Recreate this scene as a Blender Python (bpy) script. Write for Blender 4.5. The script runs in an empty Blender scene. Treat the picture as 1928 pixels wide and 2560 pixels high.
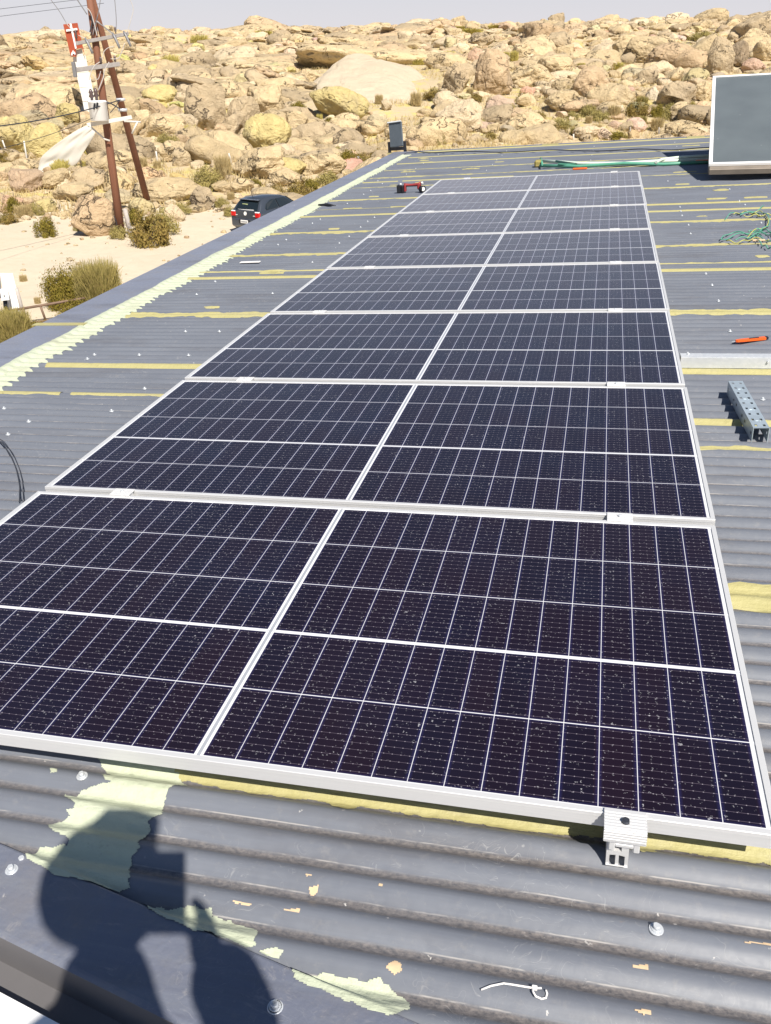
import bpy, math, random
import numpy as np
from mathutils import Vector, Matrix, Quaternion

# ------------------------------------------------------------------ scene basis, camera, sky, sun
S = bpy.context.scene
COL = S.collection
rnd = random.Random(7)
NR = np.random.RandomState(11)
RES = (771, 1024)
F_PX = 2087.4                      # focal length in pixels of the 1928 x 2560 photograph
RC = np.array([[0.97038751, 0.23144198, -0.06915703],
               [0.05044075, -0.47414164, -0.87900252],
               [-0.23622831, 0.84948473, -0.47177523]])     # rows: right, down, forward in the roof frame
CAM = np.array([1.91589, -1.15127, 1.25687])               # roof frame: panel top plane is z = 0
UP = Vector((0.0591, 0.0153, 0.9981)).normalized()         # gravity up seen from the roof (it falls 3.5 degrees to the left)
Q = UP.rotation_difference(Vector((0, 0, 1)))
G3 = np.array(Q.to_matrix())
G4 = Q.to_matrix().to_4x4()
SUN_ROOF = Vector((0.400, -0.508, 0.730)).normalized()
SUN = Q @ SUN_ROOF

cd = bpy.data.cameras.new("camera"); cam = bpy.data.objects.new("camera", cd); COL.objects.link(cam)
cd.sensor_fit = 'VERTICAL'; cd.sensor_height = 32.0; cd.lens = 32.0 * F_PX / 2560.0
cd.clip_start = 0.02; cd.clip_end = 20000
Rw = G3 @ RC.T
cm = Matrix(((Rw[0, 0], -Rw[0, 1], -Rw[0, 2]), (Rw[1, 0], -Rw[1, 1], -Rw[1, 2]), (Rw[2, 0], -Rw[2, 1], -Rw[2, 2]))).to_4x4()
CW = G3 @ CAM
cm.translation = Vector(CW)
cam.matrix_world = cm
S.camera = cam

W = bpy.data.worlds.new("World"); S.world = W; W.use_nodes = True
wn = W.node_tree.nodes; wl = W.node_tree.links
bg = wn.get('Background') or wn.new('ShaderNodeBackground')
sky = wn.new('ShaderNodeTexSky'); sky.sky_type = 'NISHITA'; sky.sun_disc = False
sky.sun_elevation = math.asin(SUN.z); sky.sun_rotation = math.atan2(SUN.x, SUN.y)
sky.altitude = 2000; sky.air_density = 1.3; sky.dust_density = 2.5; sky.ozone_density = 3.5
tcw = wn.new('ShaderNodeTexCoord'); spw = wn.new('ShaderNodeSeparateXYZ'); wl.new(tcw.outputs['Generated'], spw.inputs[0])
hz_ = wn.new('ShaderNodeMapRange'); hz_.interpolation_type = 'SMOOTHSTEP'; wl.new(spw.outputs[2], hz_.inputs[0]); hz_.inputs[1].default_value = -.05; hz_.inputs[2].default_value = .36; hz_.inputs[3].default_value = .92; hz_.inputs[4].default_value = 0
mxw = wn.new('ShaderNodeMix'); mxw.data_type = 'RGBA'; wl.new(hz_.outputs[0], mxw.inputs[0]); wl.new(sky.outputs[0], mxw.inputs[6]); mxw.inputs[7].default_value = (10.1, 9.6, 10.3, 1)   # dusty air low in the sky
wl.new(mxw.outputs[2], bg.inputs[0]); bg.inputs[1].default_value = 0.052
ld = bpy.data.lights.new("sun", 'SUN'); ld.energy = 4.6; ld.angle = math.radians(0.53); ld.color = (1.0, 0.935, 0.835)
lo = bpy.data.objects.new("sun", ld); COL.objects.link(lo)
lo.rotation_euler = SUN.to_track_quat('Z', 'Y').to_euler()
S.view_settings.view_transform = 'Standard'; S.view_settings.look = 'None'
S.view_settings.exposure = 0.62; S.view_settings.gamma = 1.0
S.view_settings.use_curve_mapping = False
S.render.resolution_x, S.render.resolution_y = RES
S.render.engine = 'CYCLES'
S.cycles.max_bounces = 6
S.cycles.diffuse_bounces = 3

# ------------------------------------------------------------------ helpers
D = 1928 / 1666.0
def ray(px, py):                   # world ray through a photograph pixel, used to find where a thing stands
    d = Rw @ np.array([(px - 964) / F_PX, (py - 1280) / F_PX, 1.0])
    return d / np.linalg.norm(d)
def on_roof(px, py, z=-0.10):
    d = RC.T @ np.array([(px - 964) / F_PX, (py - 1280) / F_PX, 1.0])
    t = (z - CAM[2]) / d[2]
    return CAM + t * d

def tag(o, label=None, cat=None, group=None, kind=None):
    if label: o['label'] = label
    if cat: o['category'] = cat
    if group: o['group'] = group
    if kind: o['kind'] = kind
    return o
ROOFERS = []
def empty(name, loc=(0, 0, 0), rz=0.0, label=None, cat=None, group=None, roof=False, rot=None):
    o = bpy.data.objects.new(name, None); COL.objects.link(o)
    o.location = loc; o.rotation_euler = rot if rot else (0, 0, rz)
    o.empty_display_size = 0.1
    tag(o, label, cat, group)
    if roof: ROOFERS.append(o)
    return o
def copy_tree(o, parent=None, roof=False):
    c = o.copy(); COL.objects.link(c); c.parent = parent
    if roof: ROOFERS.append(c)
    for ch in o.children: copy_tree(ch, c)
    return c

class MB:
    def __init__(s): s.v = []; s.f = []; s.sm = []
    def add(s, vs, fs, smooth=False):
        n = len(s.v); s.v += [tuple(v) for v in vs]
        for f in fs: s.f.append(tuple(i + n for i in f)); s.sm.append(smooth)
        return s
    def box(s, c, d, M=None, bev=0.0):
        hx, hy, hz = d[0] / 2, d[1] / 2, d[2] / 2
        if bev > 0:
            b = min(bev, hx * .9, hy * .9, hz * .9)
            vs = []
            for sx in (-1, 1):
                for sy in (-1, 1):
                    for sz in (-1, 1):
                        vs += [Vector((sx * (hx - b), sy * (hy - b), sz * hz)), Vector((sx * (hx - b), sy * hy, sz * (hz - b))), Vector((sx * hx, sy * (hy - b), sz * (hz - b)))]
            if M: vs = [M @ v for v in vs]
            vs = [v + Vector(c) for v in vs]
            def I(sx, sy, sz, k): return ((sx > 0) * 4 + (sy > 0) * 2 + (sz > 0)) * 3 + k
            fs = []
            for z in (-1, 1):
                q = [I(-1, -1, z, 0), I(1, -1, z, 0), I(1, 1, z, 0), I(-1, 1, z, 0)]; fs.append(q if z > 0 else q[::-1])
                q = [I(-1, z, -1, 1), I(1, z, -1, 1), I(1, z, 1, 1), I(-1, z, 1, 1)]; fs.append(q[::-1] if z > 0 else q)
                q = [I(z, -1, -1, 2), I(z, 1, -1, 2), I(z, 1, 1, 2), I(z, -1, 1, 2)]; fs.append(q if z > 0 else q[::-1])
            for a in (-1, 1):
                for b2 in (-1, 1):
                    fs.append([I(-1, a, b2, 0), I(1, a, b2, 0), I(1, a, b2, 1), I(-1, a, b2, 1)])
                    fs.append([I(a, -1, b2, 0), I(a, 1, b2, 0), I(a, 1, b2, 2), I(a, -1, b2, 2)])
                    fs.append([I(a, b2, -1, 1), I(a, b2, 1, 1), I(a, b2, 1, 2), I(a, b2, -1, 2)])
                    for c2 in (-1, 1): fs.append([I(a, b2, c2, 0), I(a, b2, c2, 1), I(a, b2, c2, 2)])
            return s.add(vs, fs)
        vs = [Vector((x, y, z)) for x in (-hx, hx) for y in (-hy, hy) for z in (-hz, hz)]
        if M: vs = [M @ v for v in vs]
        vs = [v + Vector(c) for v in vs]
        return s.add(vs, [(0, 1, 3, 2), (4, 6, 7, 5), (0, 4, 5, 1), (2, 3, 7, 6), (0, 2, 6, 4), (1, 5, 7, 3)])
    def cyl(s, a, b, r0, r1=None, n=12, cap=True):
        return s.tube([a, b], [r0, r0 if r1 is None else r1], n, cap)
    def tube(s, path, r, n=8, cap=True):
        P = [Vector(p) for p in path]; m = len(P)
        if not isinstance(r, (list, tuple)): r = [r] * m
        vs = []; fs = []; prev = None
        for i, p in enumerate(P):
            t = (P[min(i + 1, m - 1)] - P[max(i - 1, 0)])
            t = t.normalized() if t.length > 1e-9 else Vector((0, 0, 1))
            if prev is None:
                u = t.cross(Vector((0, 0, 1)))
                if u.length < .1: u = t.cross(Vector((1, 0, 0)))
                u.normalize()
            else:
                u = (prev - t * prev.dot(t))
                u = u.normalized() if u.length > 1e-6 else t.orthogonal().normalized()
            prev = u; w = t.cross(u)
            for k in range(n):
                a = 2 * math.pi * k / n
                vs.append(p + (u * math.cos(a) + w * math.sin(a)) * r[i])
        for i in range(m - 1):
            for k in range(n):
                k2 = (k + 1) % n
                fs.append((i * n + k, i * n + k2, (i + 1) * n + k2, (i + 1) * n + k))
        s.add(vs, fs, True)
        if cap:
            q = len(s.v) - len(vs)
            s.f.append(tuple(q + k for k in range(n))[::-1]); s.sm.append(False)
            s.f.append(tuple(q + (m - 1) * n + k for k in range(n))); s.sm.append(False)
        return s
    def prism(s, poly, z0, z1, M=None):
        n = len(poly)
        vs = [Vector((p[0], p[1], z0)) for p in poly] + [Vector((p[0], p[1], z1)) for p in poly]
        if M: vs = [M @ v for v in vs]
        fs = [tuple(range(n))[::-1], tuple(range(n, 2 * n))] + [(i, (i + 1) % n, n + (i + 1) % n, n + i) for i in range(n)]
        return s.add(vs, fs)
    def sphere(s, c, r, nu=12, nv=8):
        if not isinstance(r, (list, tuple)): r = (r, r, r)
        vs = [(c[0], c[1], c[2] + r[2])]
        for j in range(1, nv):
            t = math.pi * j / nv
            for i in range(nu):
                a = 2 * math.pi * i / nu
                vs.append((c[0] + r[0] * math.sin(t) * math.cos(a), c[1] + r[1] * math.sin(t) * math.sin(a), c[2] + r[2] * math.cos(t)))
        vs.append((c[0], c[1], c[2] - r[2])); L = len(vs) - 1; fs = []
        for i in range(nu):
            i2 = (i + 1) % nu
            fs.append((0, 1 + i, 1 + i2)); fs.append((L, L - nu + i2, L - nu + i))
            for j in range(nv - 2): fs.append((1 + j * nu + i, 1 + (j + 1) * nu + i, 1 + (j + 1) * nu + i2, 1 + j * nu + i2))
        return s.add(vs, fs, True)
    def build(s, name, mat, parent=None, roof=False):
        me = bpy.data.meshes.new(name); me.from_pydata(s.v, [], s.f)
        me.polygons.foreach_set('use_smooth', s.sm); me.materials.append(mat); me.update()
        o = bpy.data.objects.new(name, me); COL.objects.link(o); o.parent = parent
        if roof and parent is None: ROOFERS.append(o)
        return o

def np_mesh(name, V, Fc, mat, parent=None, smooth=True, attrs=None, roof=False):
    V = np.asarray(V, np.float32); Fc = np.asarray(Fc, np.int32); k = Fc.shape[1]
    me = bpy.data.meshes.new(name)
    me.vertices.add(len(V)); me.vertices.foreach_set('co', V.ravel())
    me.loops.add(Fc.size); me.loops.foreach_set('vertex_index', Fc.ravel())
    me.polygons.add(len(Fc)); me.polygons.foreach_set('loop_start', np.arange(0, Fc.size, k, dtype=np.int32))
    me.polygons.foreach_set('loop_total', np.full(len(Fc), k, np.int32))
    me.polygons.foreach_set('use_smooth', np.full(len(Fc), smooth, bool))
    me.update(calc_edges=True); me.validate()
    if attrs:
        for an, (ty, arr) in attrs.items():
            a = me.attributes.new(an, ty, 'POINT')
            a.data.foreach_set('value' if ty == 'FLOAT' else 'color', np.asarray(arr, np.float32).ravel())
    me.materials.append(mat)
    o = bpy.data.objects.new(name, me); COL.objects.link(o); o.parent = parent
    if roof and parent is None: ROOFERS.append(o)
    return o

def hsh(i, j, k, seed):
    n = (i.astype(np.int64) * 374761393 + j.astype(np.int64) * 668265263 + k.astype(np.int64) * 2147483647 + seed * 1274126177) & 0xffffffff
    n = ((n ^ (n >> 13)) * 1274126177) & 0xffffffff
    n = (n ^ (n >> 16)) & 0xffffffff
    return n / 4294967295.0
def vnoise(P, seed=0):             # value noise, -1..1
    P = np.asarray(P, float); I = np.floor(P).astype(np.int64); f = P - I; f = f * f * (3 - 2 * f)
    r = 0
    for a in (0, 1):
        for b in (0, 1):
            for c in (0, 1):
                w = (f[..., 0] if a else 1 - f[..., 0]) * (f[..., 1] if b else 1 - f[..., 1]) * (f[..., 2] if c else 1 - f[..., 2])
                r = r + w * hsh(I[..., 0] + a, I[..., 1] + b, I[..., 2] + c, seed)
    return r * 2 - 1
def fbm(P, oct=4, seed=0):
    r = 0; a = 1.0; P = np.asarray(P, float)
    for o in range(oct): r = r + a * vnoise(P * 2 ** o + 13.7 * o, seed + o); a *= .5
    return r
def n1(x, seed=0): return fbm(np.stack([np.asarray(x, float), np.zeros_like(x) + .5, np.zeros_like(x) + .5], -1), 3, seed)

# ------------------------------------------------------------------ material helpers
class NT:
    def __init__(s, name):
        s.m = bpy.data.materials.new(name); s.m.use_nodes = True; s.t = s.m.node_tree; s.t.nodes.clear()
        s.out = s.t.nodes.new('ShaderNodeOutputMaterial'); s.b = s.t.nodes.new('ShaderNodeBsdfPrincipled')
        s.t.links.new(s.b.outputs[0], s.out.inputs[0])
    def n(s, ty, **kw):
        x = s.t.nodes.new('ShaderNode' + ty)
        for k, v in kw.items(): setattr(x, k, v)
        return x
    def L(s, a, b):
        if isinstance(a, (int, float)): b.default_value = a
        elif isinstance(a, tuple): b.default_value = a if len(a) == 4 or b.type == 'VECTOR' else (*a, 1)
        else: s.t.links.new(a, b)
    def m_(s, op, a, b=0.0, c=0.0, clamp=False):
        x = s.n('Math', operation=op, use_clamp=clamp); s.L(a, x.inputs[0]); s.L(b, x.inputs[1]); s.L(c, x.inputs[2]); return x.outputs[0]
    def mix(s, f, a, b, mode='MIX'):
        x = s.n('Mix', data_type='RGBA', blend_type=mode); s.L(f, x.inputs[0]); s.L(a, x.inputs[6]); s.L(b, x.inputs[7]); return x.outputs[2]
    def obj(s): return s.n('TexCoord').outputs['Object']
    def pos(s): return s.n('NewGeometry').outputs['Position']
    def scale(s, v, k):
        x = s.n('VectorMath', operation='MULTIPLY'); s.L(v, x.inputs[0]); x.inputs[1].default_value = k if isinstance(k, tuple) else (k, k, k); return x.outputs[0]
    def noise(s, v, sc, det=4, rough=.55, dist=0.0, col=False):
        x = s.n('TexNoise'); s.L(v, x.inputs['Vector']); x.inputs['Scale'].default_value = sc; x.inputs['Detail'].default_value = det
        x.inputs['Roughness'].default_value = rough; x.inputs['Distortion'].default_value = dist
        return x.outputs['Color' if col else 'Fac']
    def voro(s, v, sc, feat='F1', out='Distance', rand=1.0):
        x = s.n('TexVoronoi', feature=feat); s.L(v, x.inputs['Vector']); x.inputs['Scale'].default_value = sc
        x.inputs['Randomness'].default_value = rand
        return x.outputs[out]
    def ramp(s, f, stops):
        x = s.n('ValToRGB'); s.L(f, x.inputs[0]); e = x.color_ramp.elements
        while len(e) < len(stops): e.new(.5)
        for el, (p, c) in zip(e, stops):
            el.position = p; el.color = (c, c, c, 1) if isinstance(c, (int, float)) else (*c, 1)
        return x.outputs[0]
    def mr(s, f, a, b, c=0.0, d=1.0):
        x = s.n('MapRange'); s.L(f, x.inputs[0]); x.inputs[1].default_value = a; x.inputs[2].default_value = b; x.inputs[3].default_value = c; x.inputs[4].default_value = d; return x.outputs[0]
    def bump(s, h, st=.5, dist=.01, nrm=None):
        x = s.n('Bump'); s.L(h, x.inputs['Height']); x.inputs['Strength'].default_value = st; x.inputs['Distance'].default_value = dist
        if nrm is not None: s.L(nrm, x.inputs['Normal'])
        s.L(x.outputs[0], s.b.inputs['Normal']); return x.outputs[0]
    def set(s, col=None, rough=None, metal=None, spec=None, **kw):
        if col is not None: s.L(col, s.b.inputs['Base Color'])
        if rough is not None: s.L(rough, s.b.inputs['Roughness'])
        if metal is not None: s.L(metal, s.b.inputs['Metallic'])
        if spec is not None: s.L(spec, s.b.inputs['Specular IOR Level'])
        for k, v in kw.items(): s.L(v, s.b.inputs[k])
        return s.m
def plain(name, col, rough=.6, metal=0.0, var=.15, sc=8.0, bump=0.0):
    t = NT(name); o = t.obj(); n = t.noise(o, sc, 5)
    c = t.mix(n, tuple(x * (1 - var) for x in col), tuple(min(1, x * (1 + var)) for x in col))
    if bump: t.bump(n, bump, .01)
    return t.set(c, rough, metal)

# ------------------------------------------------------------------ materials
def roof_paint(name='roof_paint', flat=False, kk=1.0):
    t = NT(name); o = t.obj()
    sep = t.n('SeparateXYZ'); t.L(o, sep.inputs[0])
    big = t.noise(o, 1.3, 4); fine = t.noise(o, 45, 4)
    strk = t.noise(t.scale(o, (1.6, 42, 1)), 1, 5, .65)
    c = t.mix(big, (0.104, 0.115, 0.143) if not flat else (0.115 * kk, 0.128 * kk, 0.172 * kk), (0.175, 0.190, 0.222) if not flat else (0.165 * kk, 0.180 * kk, 0.232 * kk))
    c = t.mix(t.mr(strk, .42, .72, 0, .45), c, (0.195, 0.212, 0.245)); c = t.mix(t.mr(t.noise(t.scale(o, (.9, 5, 1)), 1, 5, .7), .52, .70, 0, .5), c, (0.095, 0.092, 0.10)); c = t.mix(t.mr(t.noise(o, 30, 5, .75), .56, .75, 0, .35), c, (0.26, 0.25, 0.24))
    if not flat:
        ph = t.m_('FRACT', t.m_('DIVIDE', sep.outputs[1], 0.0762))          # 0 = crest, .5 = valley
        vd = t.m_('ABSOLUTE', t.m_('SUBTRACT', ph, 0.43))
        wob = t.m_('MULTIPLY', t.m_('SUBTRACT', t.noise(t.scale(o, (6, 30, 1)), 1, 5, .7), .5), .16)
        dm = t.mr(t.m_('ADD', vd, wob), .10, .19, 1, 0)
        pale_line = t.m_('MULTIPLY', t.mr(t.m_('ABSOLUTE', t.m_('SUBTRACT', t.m_('ADD', ph, t.m_('MULTIPLY', wob, .12)), .585)), .008, .022, 1, 0), t.mr(t.noise(t.scale(o, (5, 24, 1)), 1, 4, .75), .50, .60, .08, .9))  # thin broken pale line beside the valley of each rib
        dn = t.noise(t.scale(o, (1, 1.6, 1)), 85, 5, .75)
        dirt = t.mix(t.mr(dn, .35, .65), (0.055, 0.050, 0.050), (0.225, 0.195, 0.175))
        near = t.mr(t.noise(o, .7, 2), .3, .6, .35, .75)
        c = t.mix(t.m_('MULTIPLY', dm, near), c, dirt); c = t.mix(t.m_('MULTIPLY', pale_line, .75), c, (0.42, 0.40, 0.38))
    # chips of white and scratches
    ow = t.n('VectorMath', operation='ADD'); t.L(o, ow.inputs[0]); t.L(t.scale(t.noise(o, 55, 3, .7, col=True), .03), ow.inputs[1])
    v = t.voro(ow.outputs[0], 34); vc = t.voro(ow.outputs[0], 34, out='Color')
    sp = t.n('SeparateColor'); t.L(vc, sp.inputs[0])
    chip = t.m_('MULTIPLY', t.mr(v, .05, .13, 1, 0), t.m_('MULTIPLY', t.m_('GREATER_THAN', sp.outputs[0], .86), t.mr(t.noise(o, 2.3, 3), .42, .58)))
    warp = t.noise(o, 5, 3, col=True)
    o2 = t.n('VectorMath', operation='ADD'); t.L(t.scale(o, (1, 1, 1)), o2.inputs[0]); t.L(t.scale(warp, .35), o2.inputs[1])
    scr = t.noise(t.scale(o2.outputs[0], (9, 70, 3)), 1, 2, .5)
    scm = t.m_('MULTIPLY', t.mr(t.m_('ABSOLUTE', t.m_('SUBTRACT', scr, .5)), 0, .006, 1, 0), t.mr(t.noise(o, 3.1, 3), .50, .66, 0, .24))
    c = t.mix(t.m_('MAXIMUM', chip, scm), c, (0.62, 0.60, 0.57))
    rust = t.mr(t.noise(o, 9, 5, .7), .70, .76, 0, .5)
    c = t.mix(rust, c, (0.27, 0.20, 0.16))
    if flat: c = t.mix(t.mr(t.noise(o, 4.5, 6, .75), .50, .72, 0, .55), c, (0.20, 0.19, 0.19)); c = t.mix(t.mr(t.noise(t.scale(o, (8, 20, 1)), 1, 5, .8, 1.5), .58, .68, 0, .5), c, (0.30, 0.29, 0.29))
    t.bump(t.m_('ADD', t.m_('MULTIPLY', fine, .5), t.noise(o, 12 if not flat else 5, 4)), .14 if not flat else .35, .004 if not flat else .012)
    return t.set(c, t.mr(fine, .3, .7, .36, .52), 0.0, .55)
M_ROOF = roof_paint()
M_CAP = roof_paint('cap_paint', True); M_CAPL = roof_paint('pale_cap_paint', True, 1.35)
def sealant(name, a, b):
    t = NT(name); o = t.obj()
    n = t.noise(t.scale(o, (8, 30, 8)), 1, 5, .65)
    thin = t.mr(t.noise(o, 22, 4, .7), .62, .75, 0, .6)
    c = t.mix(n, a, b); c = t.mix(thin, c, tuple(x * .6 for x in a)); c = t.mix(t.mr(t.noise(t.scale(o, (2, 9, 2)), 1, 6, .75), .52, .72, 0, .55), c, (0.30, 0.28, 0.20)); c = t.mix(t.mr(t.noise(o, 75, 4, .8), .60, .78, 0, .5), c, (0.24, 0.22, 0.17))
    t.bump(t.m_('ADD', t.noise(t.scale(o, (10, 60, 10)), 1, 4), t.noise(o, 28, 4, .7)), .7, .006)
    return t.set(c, .6, 0, .35)
M_LIP = plain('grey_lip_steel', (.135, .13, .135), .7, .1, .3, 3)  # separate steel tone for the turned-down face below the fold
M_YEL = sealant('olive_sealant', (0.345, 0.315, 0.135), (0.45, 0.415, 0.205))
M_MINT = sealant('mint_sealant', (0.43, 0.475, 0.345), (0.54, 0.575, 0.45))
M_CHIP = plain('tan_chip', (0.62, 0.46, 0.29), .8, var=.25, sc=60)
def alu():
    t = NT('anodised_aluminium'); o = t.obj()
    n = t.noise(t.scale(o, (2, 2, 200)), 1, 3)
    return t.set(t.mix(n, (0.66, 0.665, 0.67), (0.76, 0.76, 0.765)), .42, .35)
M_ALU = alu()
def galv():
    t = NT('galvanised_steel'); o = t.obj()
    v = t.voro(o, 90, out='Color'); s2 = t.n('SeparateColor'); t.L(v, s2.inputs[0])
    c = t.mix(s2.outputs[0], (0.60, 0.63, 0.66), (0.67, 0.69, 0.72)); c = t.mix(t.mr(t.noise(o, 14, 4), .4, .7), c, (0.6, 0.63, 0.67))
    return t.set(c, t.mr(s2.outputs[1], 0, 1, .35, .55), .35)
M_GALV = galv()
M_STRUT = plain('blue_grey_zinc', (0.46, 0.54, 0.60), .42, .45, .3, 12)
def cells():
    t = NT('solar_glass'); o = t.obj(); sp = t.n('SeparateXYZ'); t.L(o, sp.inputs[0]); X, Y = sp.outputs[0], sp.outputs[1]
    PX = 0.0738; PY = 0.2190
    # two halves of fifteen narrow columns either side of the centre gap, five rows with a gap above the second
    ax = t.m_('SUBTRACT', t.m_('ABSOLUTE', t.m_('SUBTRACT', X, 1.139)), 0.010)
    fx = t.m_('FRACT', t.m_('DIVIDE', ax, PX)); dx = t.m_('MULTIPLY', t.m_('SUBTRACT', .5, t.m_('ABSOLUTE', t.m_('SUBTRACT', fx, .5))), PX)
    yl = t.m_('SUBTRACT', Y, 0.0155); up_ = t.m_('GREATER_THAN', yl, 2 * PY + .0045)
    ay = t.m_('SUBTRACT', yl, t.m_('MULTIPLY', up_, .0085))
    fy = t.m_('FRACT', t.m_('DIVIDE', ay, PY)); dy = t.m_('MULTIPLY', t.m_('SUBTRACT', .5, t.m_('ABSOLUTE', t.m_('SUBTRACT', fy, .5))), PY)
    gx = t.mr(dx, .0004, .0009, 1, 0); gy = t.mr(dy, .0009, .0016, 1, 0)
    gd = t.m_('ABSOLUTE', t.m_('SUBTRACT', yl, 2 * PY + .00425))
    gc = t.m_('LESS_THAN', ax, 0.0); gm = t.m_('LESS_THAN', gd, .00425)
    ex = t.m_('GREATER_THAN', ax, PX * 15 + .0008); ey = t.m_('MAXIMUM', t.m_('LESS_THAN', yl, 0.0), t.m_('GREATER_THAN', ay, PY * 5))
    white = t.m_('MAXIMUM', t.m_('MAXIMUM', gx, gy), t.m_('MAXIMUM', t.m_('MAXIMUM', gc, gm), t.m_('MAXIMUM', ex, ey)))
    sidec = t.m_('MULTIPLY', t.m_('LESS_THAN', t.m_('ABSOLUTE', t.m_('SUBTRACT', ax, PX * 15 + .0085)), .0016), t.m_('GREATER_THAN', dy, .004))
    core = t.m_('MAXIMUM', sidec, t.m_('MAXIMUM', t.m_('LESS_THAN', ax, -0.0060), t.m_('LESS_THAN', gd, .0009)))
    # per-cell hue
    cell = t.n('CombineXYZ'); t.L(t.m_('FLOOR', t.m_('DIVIDE', t.m_('SUBTRACT', X, 1.139), PX)), cell.inputs[0]); t.L(t.m_('FLOOR', t.m_('DIVIDE', ay, PY)), cell.inputs[1])
    oi = t.n('ObjectInfo'); t.L(t.m_('MULTIPLY', oi.outputs['Random'], 91), cell.inputs[2])
    wn_ = t.n('TexWhiteNoise', noise_dimensions='3D'); t.L(cell.outputs[0], wn_.inputs[0])
    base = t.mix(wn_.outputs[0], (0.0055, 0.0020, 0.0080), (0.0092, 0.0026, 0.0080))
    base = t.mix(t.mr(t.noise(o, 2.2, 3), .45, .7, 0, .5), base, (0.006, 0.007, 0.022))
    # cell colour turns bluer towards its edges
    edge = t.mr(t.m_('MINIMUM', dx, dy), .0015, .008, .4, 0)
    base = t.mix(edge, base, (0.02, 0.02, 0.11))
    # busbars run along x, eleven to a cell
    by = t.m_('FRACT', t.m_('DIVIDE', ay, PY / 11)); bd = t.m_('MULTIPLY', t.m_('ABSOLUTE', t.m_('SUBTRACT', by, .5)), PY / 11)
    bl = t.mr(bd, .0002, .0006, 1, 0)
    dots = t.mr(t.m_('ABSOLUTE', t.m_('SUBTRACT', t.m_('FRACT', t.m_('DIVIDE', ax, .01845)), .5)), 0, .09, 1, 0)
    bl2 = t.m_('MULTIPLY', dots, t.mr(bd, .0006, .0014, 1, 0))
    base = t.mix(t.m_('MULTIPLY', bl, .28), base, (0.40, 0.33, 0.42)); base = t.mix(t.m_('MULTIPLY', bl2, .5), base, (0.6, 0.56, 0.62))
    c = t.mix(white, base, (0.74, 0.75, 0.77)); c = t.mix(core, c, (0.34, 0.36, 0.40))
    # dried rain spots and dust
    wv = t.n('VectorMath', operation='ADD'); t.L(o, wv.inputs[0]); t.L(t.scale(t.noise(o, 90, 3, .7, col=True), .022), wv.inputs[1])
    spots = 0.0
    for sc_, th, r0, r1, st in ((52, .80, .03, .15, .85), (120, .70, .08, .24, .60), (24, .91, .02, .09, .85)):
        v = t.voro(wv.outputs[0], sc_); vc = t.voro(wv.outputs[0], sc_, out='Color'); s3 = t.n('SeparateColor'); t.L(vc, s3.inputs[0])
        k = t.m_('MULTIPLY', t.m_('MULTIPLY', t.mr(v, r0, r1, 1, 0), t.m_('GREATER_THAN', s3.outputs[0], th)), st)
        spots = k if spots == 0.0 else t.m_('MAXIMUM', spots, k)
    clus = t.mr(t.noise(o, 4.3, 4, .6), .38, .62, .3, 1.0)
    dust = t.mr(t.noise(o, 1.2, 5, .6), .2, .9, .001, .010)
    d = t.m_('MAXIMUM', t.m_('MULTIPLY', spots, clus), dust)
    c = t.mix(d, c, (0.62, 0.62, 0.66))
    t.bump(t.m_('MULTIPLY', spots, clus), .25, .001)
    return t.set(c, t.m_('ADD', .16, t.m_('MULTIPLY', d, .5)), 0, .60, **{'Sheen Weight': .75, 'Sheen Roughness': .20, 'Sheen Tint': (.95, .9, .95, 1)})
M_CELL = cells()
def slab_mat():
    t = NT('smooth_granite'); p = t.pos(); n = t.noise(p, .5, 6, .6); c = t.mix(n, (0.49, 0.405, 0.29), (0.60, 0.51, 0.385)); c = t.mix(t.mr(t.noise(t.scale(p, (.4, .4, 2.5)), 1, 5, .7), .56, .7, 0, .5), c, (0.42, 0.33, 0.22)); c = t.mix(t.mr(t.noise(p, 2.5, 5, .7), .62, .72, 0, .4), c, (0.36, 0.28, 0.19)); t.bump(t.noise(p, .8, 7, .65), .8, .45); return t.set(c, .9, 0, .2)
M_SLAB = slab_mat()
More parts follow.
